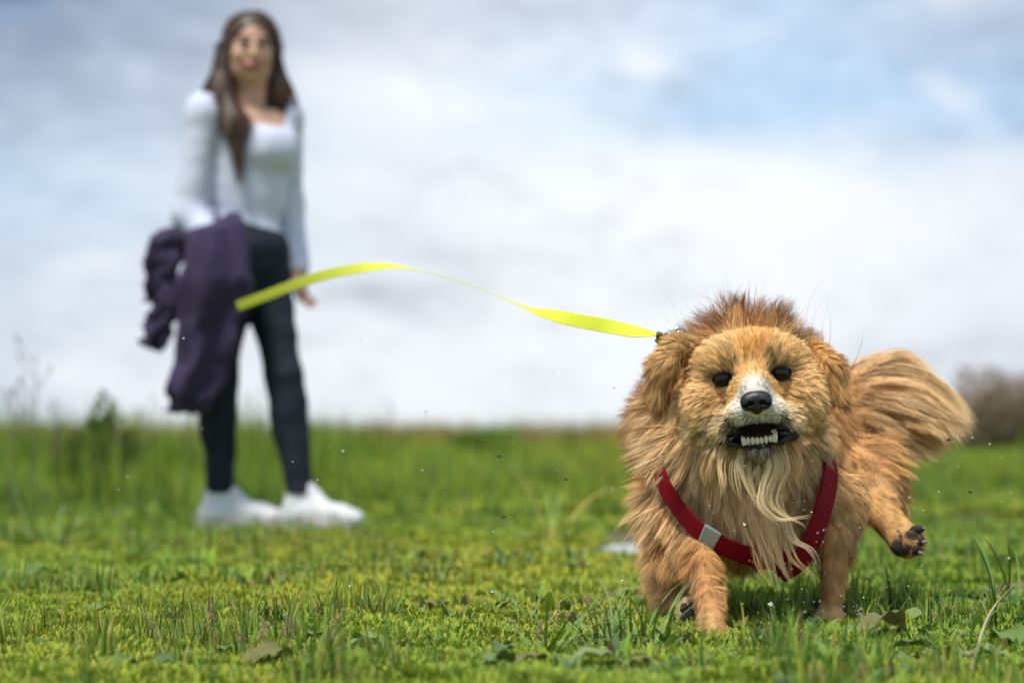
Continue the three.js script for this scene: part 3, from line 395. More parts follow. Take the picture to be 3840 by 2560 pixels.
  const topS = nets((x, y, z) => { let d = topF(x, y, z) - 0.009 - crease(x, y, z); const arm = min(...[...armR, ...armL].map((p) => p.f(x, y, z))); if (arm > 0.024) d = max(d, hem(x, y) - y); d = max(d, -max(neckline(x, y, z), -0.5)); return max(d, y - 1.425); }, [-0.32, 0.72, -0.3], [0.3, 1.5, 0.36], 0.009);
  mesh('top', netGeo(topS), phys(0.57, 0.60, 0.74, 0.9), woman);
  const jeanF = field([...torso.slice(0, 3), ...legs], 0.045);
  const jeanS = nets((x, y, z) => max(jeanF(x, y, z) - 0.007 - 0.006 * noise(x * 9, y * 16, z * 9), y - 1.0, -(y - 0.125)), [-0.26, 0.06, -0.25], [0.32, 1.06, 0.32], 0.01);
  mesh('jeans', netGeo(jeanS), phys(0.010, 0.015, 0.025, 0.75, { specularIntensity: 0.5 }), woman);
  // face
  const face = new THREE.Group(); face.name = 'face'; woman.add(face); headM.decompose(face.position, face.quaternion, face.scale);
  for (const s of [-1, 1]) {
    const e = mesh('eye', new THREE.SphereGeometry(0.0125, 16, 12).translate(s * 0.03, 0.005, 0.069), std(0.7, 0.7, 0.7, 0.2), face); mesh('iris', new THREE.SphereGeometry(0.0062, 12, 8).translate(s * 0.03, 0.005, 0.0768), std(0.03, 0.02, 0.012, 0.15), e);
    mesh('eyelid', tube([[s * 0.015, 0.006, 0.08], [s * 0.024, 0.0125, 0.0825], [s * 0.036, 0.013, 0.08], [s * 0.046, 0.006, 0.07]], (t) => 0.0072 * sin(PI * (0.1 + 0.8 * t)), 12, 6), std(0.03, 0.018, 0.014, 0.8), face);
    mesh('eyebrow', tube([[s * 0.012, 0.022, 0.087], [s * 0.028, 0.029, 0.084], [s * 0.046, 0.025, 0.07]], (t) => [0.0065 * (1 - 0.5 * t), 0.005 * (1 - 0.5 * t)], 12, 6), std(0.06, 0.035, 0.02, 0.8), face);
  }
  mesh('lips', tube([[-0.031, -0.05, 0.07], [-0.015, -0.06, 0.085], [0, -0.063, 0.089], [0.015, -0.06, 0.085], [0.031, -0.05, 0.07]], (t) => 0.0095 * sin(PI * (0.08 + 0.84 * t)), 16, 8), phys(0.3, 0.085, 0.085, 0.5), face);
  // hair: cap over the skull and two long falls, one in front of the shoulder and one behind
  const hairF = field([H(ell(0, 0.035, -0.03, 0.088, 0.092, 0.098)), cap(-0.071, 1.554, 0.03, -0.089, 1.424, 0.05, 0.03, 0.04), cap(-0.089, 1.424, 0.05, -0.036, 1.311, 0.11, 0.04, 0.034), cap(-0.036, 1.311, 0.11, -0.019, 1.174, 0.135, 0.034, 0.012), cap(0.062, 1.574, -0.01, 0.088, 1.436, -0.03, 0.03, 0.036), cap(0.088, 1.436, -0.03, 0.1, 1.327, -0.06, 0.034, 0.026), cap(0.1, 1.327, -0.06, 0.132, 1.163, -0.09, 0.026, 0.012), cap(-0.027, 1.555, -0.07, -0.001, 1.346, -0.1, 0.06, 0.06), { ...H(cut(ell(0.004, -0.035, 0.095, 0.06, 0.112, 0.09))), k: 0.012 }], 0.03);
  const hairS = nets(hairF, [-0.2, 1.1, -0.28], [0.26, 1.8, 0.26], 0.008), hh = new Hair(), hairM = new THREE.MeshStandardMaterial({ vertexColors: true, roughness: 0.45, side: THREE.DoubleSide });
  const hair = mesh('hair', netGeo(hairS, 1, () => [0.035, 0.017, 0.008]), hairM, woman);
  grow(hairS, 9000, () => 1, (p, n) => ({ dir: p[1] > 1.57 ? [p[0] > 0.0 ? 0.8 : -0.8, -0.6, -0.35] : [p[0] * 0.2, -1, 0], len: p[1] > 1.57 ? 0.05 : 0.09, lift: 0.06, clump: 0.5, col: [0.055, 0.026, 0.012], tip: [0.1, 0.05, 0.024], w: 0.0018, mess: 0.1, wave: 0.05, bend: [0, -0.3, 0] }), 71, hh, { cell: 0.02, per: 20, seg: 4, tone: 0.6 });
  stuff(mesh('hair_strands', hh.geo(), hairM, hair));
  // sneakers
  const white = phys(0.62, 0.62, 0.64, 0.6), soleM = std(0.5, 0.45, 0.43, 0.6), lace = std(0.82, 0.82, 0.82, 0.8);
  const upperF = field([cap(-0.045, 0.055, 0, 0.10, 0.05, 0, 0.043, 0.04), ell(0.135, 0.045, 0, 0.055, 0.032, 0.042), cap(-0.02, 0.06, 0, -0.028, 0.115, 0, 0.045, 0.042), cap(0.04, 0.085, 0, 0.0, 0.14, 0, 0.028, 0.02), cut(ell(-0.02, 0.165, 0, 0.034, 0.06, 0.032, 0.01))], 0.025), upperS = nets((x, y, z) => max(upperF(x, y, z) + 0.003 * noise(x * 40, y * 40, z * 40), 0.022 - y), [-0.13, 0.0, -0.08], [0.22, 0.2, 0.08], 0.006);
  const soleF = (x, y, z) => { const w = 0.044 - 0.006 * smooth(0.05, -0.05, x), t = clamp(x, -0.065, 0.14), q = hypot(x - t, max(abs(z) - w + 0.035, 0)) - 0.035; return max(q, abs(y - 0.021 - 0.014 * smooth(0.1, -0.08, x) - 0.01 * smooth(0.12, 0.19, x)) - 0.017 - 0.008 * smooth(0.1, -0.08, x)); }, soleS = nets(soleF, [-0.13, -0.01, -0.07], [0.2, 0.08, 0.07], 0.006);
  for (const [p, turn] of [[J.ankR, -0.25], [J.ankL, -0.42]]) { const shoe = new THREE.Group(); shoe.name = 'sneaker'; woman.add(shoe); shoe.position.set(p[0] + 0.018, 0.004, p[2]); shoe.rotation.y = turn; shoe.scale.set(1.04, 1.05, 1.04); mesh('upper', netGeo(upperS), white, shoe); mesh('sole', netGeo(soleS), soleM, shoe); for (let i = 0; i < 4; i++) mesh('lace', tube([[0.03 + i * 0.02, 0.1 - i * 0.008, -0.026], [0.036 + i * 0.02, 0.113 - i * 0.011, 0], [0.03 + i * 0.02, 0.1 - i * 0.008, 0.026]], 0.0035, 8, 6), lace, shoe); }
  // jacket over her right forearm
  const jk = top(new THREE.Group(), 'jacket'); jk.position.set(...WOMAN); tag(jk, 'dark purple jacket draped over the forearm of the standing person', 'jacket');
  const cloth = phys(0.032, 0.023, 0.06, 0.7, { specularIntensity: 0.5, sheen: 0.35, sheenColor: rgb(0.35, 0.28, 0.5), side: THREE.DoubleSide });
  const drape = (rows, seed, folds, amp) => { const c = rows.map((r) => ({ L: r[0], R: r[1], d: r[2] })), N = 40, M = 44, out = []; for (let i = 0; i <= M; i++) { const k = (i / M) * (c.length - 1), a = min(floor(k), c.length - 2), f = smooth(0, 1, k - a) * 0.5 + (k - a) * 0.5, L = [0, 1, 2].map((q) => lerp(c[a].L[q], c[a + 1].L[q], f)), Rr = [0, 1, 2].map((q) => lerp(c[a].R[q], c[a + 1].R[q], f)), d = lerp(c[a].d, c[a + 1].d, f), row = []; for (let s = 0; s < N; s++) { const an = (s / N) * 2 * PI, u = 0.5 + 0.5 * cos(an), e = sin(an), fold = amp * (sin(u * folds * 0.55 + seed + 3.5 * noise(u * 1.5, i * 0.05, seed + 2)) * 0.45 + noise(u * 3, i * 0.11, seed) * 1.6 + noise(u * 7 + i * 0.1, i * 0.2, seed + 5) * 0.7) * (0.5 + 0.5 * i / M); row.push([lerp(L[0], Rr[0], u) + 0.022 * noise(u * 5, i * 0.2, seed + 4), lerp(L[1], Rr[1], u) + 0.014 * noise(u * 6, i * 0.15, seed + 9), lerp(L[2], Rr[2], u) + d * Math.sign(e) * Math.pow(abs(e), 0.7) + fold]); } out.push(row); } return loft(out); };
  mesh('jacket_body', drape([[[-0.142, 0.967, 0.16], [-0.013, 1.01, 0.18], 0.02], [[-0.181, 0.932, 0.17], [0.014, 0.975, 0.2], 0.07], [[-0.203, 0.801, 0.18], [0.041, 0.799, 0.21], 0.085], [[-0.213, 0.665, 0.18], [-0.009, 0.657, 0.2], 0.055], [[-0.228, 0.528, 0.17], [-0.027, 0.528, 0.19], 0.05], [[-0.233, 0.44, 0.17], [-0.076, 0.433, 0.18], 0.045], [[-0.232, 0.385, 0.17], [-0.119, 0.375, 0.18], 0.03]], 3, 19, 0.026), cloth, jk);
  mesh('sleeve', drape([[[-0.218, 0.98, 0.14], [-0.174, 0.933, 0.16], 0.02], [[-0.289, 0.943, 0.12], [-0.191, 0.872, 0.15], 0.03], [[-0.318, 0.875, 0.11], [-0.213, 0.804, 0.14], 0.032], [[-0.322, 0.793, 0.1], [-0.25, 0.771, 0.12], 0.028], [[-0.32, 0.735, 0.1], [-0.299, 0.729, 0.11], 0.015]], 8, 10, 0.018), cloth, jk);
  mesh('sleeve', drape([[[-0.253, 0.834, 0.1], [-0.185, 0.804, 0.14], 0.03], [[-0.287, 0.751, 0.1], [-0.193, 0.722, 0.13], 0.04], [[-0.316, 0.676, 0.09], [-0.228, 0.64, 0.12], 0.04], [[-0.339, 0.607, 0.09], [-0.258, 0.581, 0.11], 0.035], [[-0.342, 0.6, 0.09], [-0.264, 0.574, 0.11], 0.02]], 12, 10, 0.018), cloth, jk);
}
// ---------------------------------------------------------------- the dog, modelled in centimetres from a point on the ground under its head
const DOG = [0.39, 0, -3.83];
const dog = top(new THREE.Group(), 'dog'); dog.position.set(...DOG);
tag(dog, 'shaggy wet golden tan dog with cream beard running over the grass, mouth open', 'dog');
const headM = new THREE.Matrix4().makeTranslation(-1, 40.3, 0).multiply(new THREE.Matrix4().makeRotationFromEuler(new THREE.Euler(0.02, -0.07, 0.1, 'ZYX')));
const headI = headM.clone().invert();
const hl = (p) => { const e = headI.elements; return [e[0] * p[0] + e[4] * p[1] + e[8] * p[2] + e[12], e[1] * p[0] + e[5] * p[1] + e[9] * p[2] + e[13], e[2] * p[0] + e[6] * p[1] + e[10] * p[2] + e[14]]; };
const EYE = [[-4.6, 0.1, 3.95], [4.5, 0.1, 3.95]];
const headParts = [
  ell(0, 1.6, -2.8, 9.2, 5.4, 8), ell(0, 2.9, -0.2, 6.2, 3.6, 4.6), ell(-6.4, -3.6, -0.8, 4.3, 5.2, 5), ell(6.4, -3.6, -0.8, 4.3, 5.2, 5),
  cap(0, -0.6, 4, 0, -2.4, 10.6, 2.9, 1.9), cap(0, -3.2, 3.0, 0, -4.2, 9.6, 4.5, 2.5), ell(-2.2, -5.5, 8.4, 2.3, 1.9, 2.9), ell(2.2, -5.5, 8.4, 2.3, 1.9, 2.9),
  cap(0, -9.6, -1, 0, -10.9, 7, 3.2, 1.8), ell(-4.4, -7.2, 3, 2.4, 2.4, 3), ell(4.4, -7.2, 3, 2.4, 2.4, 3),
  cut({ ...ell(0, -8.5, 8.6, 3.0, 1.25, 5.2), k: 0.8 }), cut({ ...ell(-4.6, 0.1, 5.6, 1.35, 0.8, 1.8), k: 0.7 }), cut({ ...ell(4.5, 0.1, 5.6, 1.35, 0.8, 1.8), k: 0.7 }),
];
const headF = field(headParts, 1.5), headDog = under({ f: headF, k: 4 }, headM);
const bodyParts = [
  cap(0, 38, -5, -1, 36, -22, 8, 10), ell(-1.5, 33, -24, 13, 13, 14), ell(-3, 32, -38, 14, 13, 16), ell(-1, 25, -18, 12.5, 11, 11.5), ell(-1, 17.5, -17, 10.5, 6.5, 10), ell(8, 25, -19, 6.5, 10, 9.5), ell(0, 40, -20, 10.5, 8, 11),
  ell(6, 31, -54, 12, 12, 12), ell(15, 29, -50, 7.5, 10, 9),
  { ...cap(-10.8, 18.7, -19, -8.8, 12.4, -8, 4.8, 3.0), k: 2.5 }, { ...cap(-8.8, 12.4, -8, -8.1, 5, 7, 3.0, 2.0), k: 1.5 }, { ...cap(-8.1, 5, 7, -8.5, 1.2, 12, 2.0, 2.2), k: 1 }, { ...cap(-8.5, 1, 12, -8.4, 0.8, 16, 2.2, 2.1), k: 1 },
  { ...cap(15.4, 20.8, -20, 13.9, 13.2, -12, 4.5, 2.7), k: 2.5 }, { ...cap(13.9, 13.2, -12, 13, 5.6, -10, 2.7, 1.7), k: 1.5 }, { ...cap(13, 5.6, -10, 12.6, 1.8, -12, 1.7, 2.1), k: 1 }, { ...ell(12.6, 1.4, -10, 2.5, 2, 3), k: 1 },
  { ...cap(23.5, 24.8, -46, 23.8, 20.8, -38, 6, 4.3), k: 3 }, { ...cap(23.8, 20.8, -38, 25.4, 16.5, -31, 4.0, 2.5), k: 1.5 }, { ...cap(25.4, 16.5, -31, 27.7, 13.4, -28, 2.5, 2.7), k: 1 }, { ...ell(28.1, 13, -27, 3.1, 2.7, 2.2), k: 1 },
  { ...cap(-10, 20, -45, -11, 9, -34, 6, 3.4), k: 3 }, { ...cap(-11, 9, -34, -10, 1.7, -10, 3.4, 2.2), k: 1.5 }, { ...ell(-10.4, 2.4, -7, 1.9, 3, 2), k: 1 },
  { ...cap(9, 40, -60, 25.8, 37.8, -61, 3.5, 1.8), k: 3 }, { ...cap(25.8, 37.8, -61, 32.4, 38.6, -60, 1.8, 0.9), k: 1.5 },
];
const bodyF = field(bodyParts, 4);
const bodyS = nets(bodyF, [-24, -1.5, -74], [48, 52, 20], 0.8), headS = nets(headF, [-12, -15, -13], [12, 10, 14], 0.3);
{ // head surface into the dog's own axes
  const v = V(0, 0, 0), nm = new THREE.Matrix3().getNormalMatrix(headM);
  for (let i = 0; i < headS.pos.length; i += 3) { v.set(headS.pos[i], headS.pos[i + 1], headS.pos[i + 2]).applyMatrix4(headM); headS.pos[i] = v.x; headS.pos[i + 1] = v.y; headS.pos[i + 2] = v.z; v.set(headS.nor[i], headS.nor[i + 1], headS.nor[i + 2]).applyMatrix3(nm).normalize(); headS.nor[i] = v.x; headS.nor[i + 1] = v.y; headS.nor[i + 2] = v.z; }
}
const FUR = { orange: [0.78, 0.395, 0.105], pale: [0.84, 0.57, 0.26], white: [0.84, 0.81, 0.76], cream: [0.84, 0.69, 0.41], tan: [0.67, 0.39, 0.15], beige: [0.82, 0.585, 0.31], brown: [0.42, 0.21, 0.075], dark: [0.13, 0.08, 0.045], rust: [0.56, 0.275, 0.10], grey: [0.28, 0.25, 0.22], black: [0.02, 0.018, 0.017], olive: [0.46, 0.34, 0.16], wet: [0.33, 0.17, 0.065] };
// fur map: place, lie of the hair, length, lift, colour, colour of the tips, how strongly it hangs in locks, bend
const MAP = [
  [-1.2, 38.8, 9, 0, 1, -0.5, 0.9, 0.3, 'pale', 0, 0.3], [-1.4, 38, 10.5, 0, 1, -0.5, 0.7, 0.3, 'white', 0, 0.2], [-1.5, 41.2, 6, 0, 1, -0.4, 1.3, 0.25, 'pale', 'orange', 0.5], [-0.9, 44, 4, 0, 1, -0.5, 1.9, 0.25, 'orange', 0, 0.65], [0.1, 46.8, 0, 0, 0.8, -0.9, 2.2, 0.25, 'orange', 0, 0.65],
  [-5.8, 44.4, 3, -0.6, 0.8, -0.4, 2.2, 0.25, 'orange', 'pale', 0.7], [4.6, 45.1, 3, 0.6, 0.7, -0.4, 2.2, 0.25, 'orange', 'pale', 0.7], [-5.3, 42, 6, -0.2, 1, -0.2, 1.5, 0.3, 'pale', 0, 0.55], [2.2, 42.8, 6, 0.2, 1, -0.2, 1.5, 0.3, 'pale', 0, 0.55],
  [-8.3, 42.1, 4, -0.8, 0.4, -0.4, 2.2, 0.25, 'orange', 'pale', 0.7], [5.6, 43, 4, 0.8, 0.3, -0.4, 2.2, 0.25, 'orange', 'pale', 0.7],
  [-7.4, 37.8, 5, -0.8, -0.4, -0.4, 2.0, 0.25, 'orange', 'pale', 0.7], [4.6, 38.6, 5, 0.8, -0.4, -0.4, 2.0, 0.25, 'orange', 'pale', 0.7], [-4.2, 37.8, 8, -0.8, 0, -0.5, 1.3, 0.25, 'pale', 'orange', 0.5], [1.9, 38.3, 8, 0.8, 0, -0.5, 1.3, 0.25, 'pale', 'orange', 0.5],
  [-4.3, 35, 9, -0.8, -0.2, -0.5, 1.2, 0.3, 'cream', 0, 0.35], [2.1, 35.7, 9, 0.8, -0.2, -0.5, 1.2, 0.3, 'cream', 0, 0.35], [-6.1, 33.6, 6, -0.8, -0.5, -0.3, 2.0, 0.3, 'cream', 'beige', 0.5], [4.6, 34.4, 6, 0.8, -0.5, -0.3, 2.0, 0.3, 'cream', 'beige', 0.5],
  [-9.2, 36.1, 2, -0.8, -0.5, -0.2, 3.0, 0.25, 'orange', 'pale', 0.55], [7.7, 36.8, 2, 0.8, -0.5, -0.2, 3.0, 0.25, 'orange', 'pale', 0.55], [-9.8, 32, 1, -0.7, -0.7, 0.1, 4.6, 0.26, 'tan', 'cream', 0.6], [9.1, 33.1, 1, 0.7, -0.7, 0.1, 4.6, 0.26, 'tan', 'beige', 0.6],
  [-7.1, 28.3, 2, -0.35, -0.95, 0.1, 5.0, 0.22, 'cream', 'beige', 0.75], [6.9, 29.3, 2, 0.4, -0.9, 0.1, 5.0, 0.22, 'beige', 'tan', 0.75], [-1, 28.1, 6, 0, -1, 0.3, 3.6, 0.3, 'cream', 0, 0.7], [-3.9, 27.6, 4, -0.15, -1, 0.2, 6.0, 0.3, 'cream', 0, 0.8], [2.9, 27.9, 4, 0.15, -1, 0.2, 6.0, 0.3, 'cream', 0, 0.8],
  [-10.2, 41.8, -3, -0.6, -0.7, -0.2, 3.0, 0.2, 'tan', 'orange', 0.5], [10.4, 41.8, -3, 0.7, -0.6, -0.2, 3.0, 0.2, 'orange', 'pale', 0.5], [-9.1, 45.6, -3, -0.85, 0.25, -0.3, 2.6, 0.3, 'orange', 'pale', 0.5], [9.4, 45.3, -3, 0.85, 0, -0.3, 2.6, 0.25, 'orange', 'pale', 0.5],
  // ruff and mane
  [-15.9, 31.7, -12, -0.95, -0.2, 0.25, 9.5, 0.5, 'tan', 'beige', 0.75], [-18.1, 38.2, -18, -0.95, -0.1, 0.2, 8.0, 0.5, 'tan', 'beige', 0.7], [-19.3, 26, -16, -0.85, -0.4, 0.2, 9.5, 0.48, 'tan', 'beige', 0.8], [-15.8, 20.3, -14, -0.6, -0.7, 0.2, 8.0, 0.4, 'tan', 'beige', 0.85], [-13.7, 35.9, -8, -0.8, -0.55, 0.1, 6.5, 0.25, 'tan', 'beige', 0.7],
  [-11.4, 26.8, -6, -0.45, -0.9, 0.2, 6.5, 0.2, 'tan', 'beige', 0.7], [-8, 22.6, -5, -0.1, -1, 0.2, 6.0, 0.18, 'tan', 'beige', 0.65], [-2.5, 22.6, -4, 0.1, -1, 0.2, 6.0, 0.2, 'tan', 'beige', 0.7], [-5.2, 17.7, -5, 0.25, -0.95, 0.2, 5.0, 0.2, 'tan', 'beige', 0.7], [1.1, 16.3, -5, 0.1, -1, 0.2, 5.0, 0.2, 'tan', 'beige', 0.8],
  [6.7, 24, -5, 0.1, -1, 0.2, 6.5, 0.2, 'tan', 'beige', 0.75], [7.5, 17.7, -6, 0.0, -1, 0.2, 6.0, 0.2, 'tan', 'beige', 0.85], [11.5, 31, -7, 0.65, -0.75, 0.1, 5.0, 0.25, 'tan', 'beige', 0.65], [16.1, 25.3, -15, 0.5, -0.85, 0.1, 2.6, 0.3, 'tan', 'pale', 0.5], [16.2, 18.1, -16, 0.5, -0.85, 0.1, 2.6, 0.3, 'tan', 0, 0.55], [-11.3, 16.9, -8, -0.2, -1, 0.1, 3.6, 0.2, 'tan', 'pale', 0.6],
  // back
  [-0.9, 50.3, -20, -0.1, 1, 0.15, 7.0, 0.75, 'rust', 'brown', 0.7], [-6.7, 49.9, -20, -0.55, 0.75, 0.1, 6.0, 0.55, 'rust', 'brown', 0.6], [5.7, 49.5, -20, 0.35, 0.9, 0.1, 6.5, 0.7, 'rust', 'brown', 0.65], [10.1, 45.5, -18, 0.65, 0.65, 0, 5.5, 0.55, 'brown', 'tan', 0.6], [-10.9, 47.8, -22, -0.8, 0.35, 0.1, 5.5, 0.4, 'rust', 'brown', 0.6], [-14.9, 44.4, -30, -0.75, 0.1, 0.1, 4.5, 0.4, 'brown', 'rust', 0.5], [1, 47, -40, 0, 0.8, -0.6, 6, 0.5, 'rust', 'brown', 0.5],
  // flank, haunch, belly
  [18.3, 37, -30, 0.6, -0.6, -0.1, 4.5, 0.3, 'orange', 'pale', 0.6], [20.9, 31, -38, 0.5, -0.85, 0, 5.0, 0.25, 'tan', 'rust', 0.75], [24.5, 27.9, -45, 0.75, -0.65, 0.05, 6.5, 0.3, 'rust', 'tan', 0.85], [24.8, 22.6, -42, 0.75, -0.65, 0.1, 6.0, 0.25, 'rust', 'tan', 0.95], [21.6, 21.9, -38, 0.3, -0.95, 0, 3.5, 0.2, 'tan', 'rust', 0.8],
  [-1.6, 11.4, -14, 0, -1, 0, 4.5, 0.3, 'rust', 'tan', 0.95], [-8.3, 12.9, -20, -0.1, -1, 0, 4.5, 0.25, 'rust', 'tan', 0.9], [-13.6, 15.2, -16, -0.6, -0.75, 0.1, 7.5, 0.35, 'rust', 'tan', 0.92], [9.4, 12.4, -16, 0.1, -1, 0, 3.5, 0.25, 'rust', 'tan', 0.9],
  // legs
  [-9.1, 11.9, -4, -0.15, -1, 0.1, 2.6, 0.2, 'rust', 'rust', 0.85], [-6.2, 12, -2, 0.2, -1, 0.1, 2.6, 0.18, 'tan', 'rust', 0.8], [-8.4, 7.5, 4, 0.25, -1, 0.1, 1.8, 0.14, 'rust', 'tan', 0.85], [-8.2, 4.5, 9, 0.35, -1, 0, 1.6, 0.12, 'rust', 'tan', 0.75], [-8.5, 2, 12, 0.1, -1, 0.2, 0.9, 0.1, 'tan', 'rust', 0.5],
  [14.2, 15.8, -9, 0.25, -1, 0.1, 3.0, 0.2, 'tan', 'rust', 0.75], [11.8, 12.1, -7, -0.1, -1, 0.1, 2.2, 0.15, 'rust', 'tan', 0.8], [14.4, 10.6, -8, 0.2, -1, 0.1, 2.2, 0.15, 'tan', 'rust', 0.75], [13, 7.1, -8, 0.1, -1, 0.1, 1.5, 0.12, 'rust', 'tan', 0.6], [12.4, 2.4, -10, 0, -1, 0.2, 0.8, 0.12, 'tan', 'beige', 0.4],
  [23.9, 19.7, -36, 0.6, -0.7, 0.1, 1.6, 0.12, 'tan', 'tan', 0.7], [25.6, 16.1, -30, 0.7, -0.7, 0.1, 0.9, 0.1, 'tan', 'orange', 0.5], [27.9, 13.4, -26, 0.7, -0.5, 0.2, 0.8, 0.15, 'tan', 'tan', 0.5], [-10.2, 2.2, -8, 0, -1, 0.2, 0.9, 0.12, 'beige', 'tan', 0.4],
].map((m) => { const d = hypot(m[3], m[4], m[5]); return { p: m.slice(0, 3), d: [m[3] / d, m[4] / d, m[5] / d], len: m[6], lift: m[7], col: FUR[m[8]], tip: FUR[m[9] || m[8]], cl: m[10] }; });
// lips: height of the upper and lower lip line at x, in the head's own axes
const lipU = (x) => -7.6 - 1.25 * smooth(2.1, 3.9, abs(x)), lipL = (x) => -10.55 + 1.75 * Math.pow(abs(x) / 6.3, 3), inMouth = (q, g = 0) => abs(q[0]) < 6.3 + g && q[2] > 1.5 && q[1] < lipU(q[0]) + g && q[1] > lipL(q[0]) - g;
const NOSE = [0, -3.75, 12.0];
const MAPF = new Float64Array(MAP.length * 16); MAP.forEach((m, i) => MAPF.set([...m.p, ...m.d, m.len, m.lift, m.cl, ...m.col, ...m.tip], i * 16));
const acc = new Float64Array(12);
function furAt(p, n, kind) {
  const soft = kind === 'head' ? 1.2 : 6, px = p[0], py = p[1], pz = p[2]; let W = 0; acc.fill(0);
  for (let i = 0; i < MAPF.length; i += 16) { const x = MAPF[i] - px, y = MAPF[i + 1] - py, z = MAPF[i + 2] - pz, q = x * x + y * y + z * z + soft, w = 1 / (q * q * q); W += w; for (let k = 0; k < 12; k++) acc[k] += w * MAPF[i + 3 + k]; }
  const l = hypot(acc[0], acc[1], acc[2]) || 1, A = acc, len = A[3] / W;
  return { dir: [A[0] / l, A[1] / l, A[2] / l], len, lift: A[4] / W, clump: min(0.94, A[5] / W + 0.15), col: [A[6] / W, A[7] / W, A[8] / W], tip: [A[9] / W, A[10] / W, A[11] / W], mess: 0.3, wave: 0.25, w: lerp(0.05, 0.085, smooth(1, 5, len)), bend: [0, (px < -9 && py > 16 ? -0.12 : -0.25) * smooth(2, 6, len), 0] };
}
const mix3 = (a, b, t) => [lerp(a[0], b[0], t), lerp(a[1], b[1], t), lerp(a[2], b[2], t)];
const fr = rng(77);
function headFur(p, n) {
  const q = hl(p), g = furAt(p, n, 'head');
  if (inMouth(q, 0.25)) return null;
  const nd = hypot(q[0] / 1.05, q[1] - NOSE[1], q[2] - NOSE[2]); if (nd < 2.3) return null;
  for (let i = 0; i < 2; i++) { const e = EYE[i], ex = (q[0] - e[0]) / 1.75, ey = (q[1] - e[1]) / 0.92; if (q[2] > 2 && ex * ex + ey * ey < 1) return null; const r = sqrt(ex * ex + ey * ey); if (q[2] > 1) { const k = smooth(1.5, 1.0, r); g.col = mix3(g.col, FUR.black, k * 0.85); g.tip = mix3(g.tip, FUR.dark, k * 0.7); g.len *= lerp(1, 0.55, k); } 
    const bx = (q[0] - e[0] * 0.62) / 0.9, by = (q[1] - e[1] - 1.9) / 1.2; if (q[2] > 1 && bx * bx + by * by < 1 && fr() < 0.16) { g.col = FUR.dark; g.tip = FUR.black; g.len *= 1.5; g.w *= 0.8; } }
  if (q[2] > 3) { // white blaze and muzzle, grizzled towards the lips
    const wob = 0.8 * noise(q[0] * 0.9, q[1] * 0.9, q[2]) + 0.9 * (fr() - 0.5), ring = hypot(q[0] * 0.95, (q[1] - NOSE[1]) * (q[1] > NOSE[1] ? 1.65 : 1), (q[2] - NOSE[2]) * 0.8) + wob, muz = smooth(3.8, 2.7, ring);
    const band_ = smooth(-4.9, -5.8, q[1]) * smooth(-8.6, -8.0, q[1]) * smooth(5.4, 3.0, abs(q[0])) * smooth(3, 5, q[2]), wgt = max(muz * 0.88, band_ * 0.45); g.col = mix3(g.col, FUR.white, wgt); g.tip = mix3(g.tip, FUR.white, wgt);
    if (band_ > 0.2 && fr() < 0.3 + 0.4 * smooth(-5.6, -7.4, q[1])) { g.col = FUR.grey; g.tip = FUR.dark; }
    if (q[1] < -6 && q[1] > lipU(q[0]) && nd < 6.5) { g.len = 1.1; g.lift = 0.12; g.dir = [q[0] * 0.12, -1, 0.25]; }
    if (inMouth(q, 0.9) && q[1] < -8.8) { g.len = min(g.len, 0.9); if (fr() < 0.6) { g.col = FUR.dark; g.tip = FUR.grey; } }
  }
  if (q[1] < -10.3 && q[2] > 4.2 && abs(q[0]) < 4) { g.len = 1.5; g.lift = 0.25; g.clump *= 0.6; if (fr() < 0.75) { g.col = FUR.grey; g.tip = fr() < 0.5 ? FUR.dark : FUR.olive; } } // dark grizzled chin
  if (q[1] > 0 && q[2] > 0 && fr() < 0.12) { g.col = FUR.brown; g.tip = FUR.brown; }
  if (q[2] < -6) g.len = min(g.len, 3);
  g.mess = lerp(0.3, 0.45, smooth(1, 4, g.len)); g.w = lerp(0.055, 0.075, smooth(1, 4, g.len)); if (fr() < 0.12) { g.clump *= 0.2; g.mess *= 1.6; g.len *= 1.1; }
  return g;
}
const strapPts = [[-13.2, 32.1, -22], [-14.8, 27.4, -15], [-14.6, 23.9, -11], [-12.5, 19.8, -7.5], [-9.2, 15.9, -4.5], [-4, 12.8, -3.2], [0.5, 11.4, -3.2], [5.5, 10.8, -4], [8.9, 13.9, -5], [11.1, 19.4, -7], [13.1, 25, -11], [13.8, 28.1, -15]];
const strapSamples = curve(strapPts).getPoints(60);
function bodyFur(p, n) {
  if (p[2] > -14 && headDog.f(p[0], p[1], p[2]) < 0.3) return null;
  const g = furAt(p, n);
  if (p[2] > -25) { let sd = 1e9; for (let i = 0; i < strapSamples.length; i++) { const s = strapSamples[i], x = s.x - p[0], y = s.y - p[1], z = s.z - p[2], q = x * x + y * y + z * z * 0.3; if (q < sd) sd = q; } sd = sqrt(sd); if (sd < 2.6) { g.len *= lerp(0.35, 1, smooth(0.9, 2.6, sd)); g.lift *= 0.6; } }
  if (p[2] > -30 && p[2] < -8 && p[1] > 44 && fr() < 0.25) { g.tip = FUR.dark; g.len *= 1.2; }
  g.mess = p[1] > 42 && g.lift > 0.45 ? 0.75 : 0.5; g.wave = p[1] < 18 ? 0.8 : 0.55; g.w *= 0.85; if (p[1] < 14 || (p[0] > 18 && p[1] < 22)) { g.clump *= 0.7; g.mess = 0.55; g.len *= 1.15; g.w *= 0.8; } if (fr() < 0.14) { g.clump *= 0.2; g.mess *= 1.5; g.len *= 1.08; }
  return g;
}
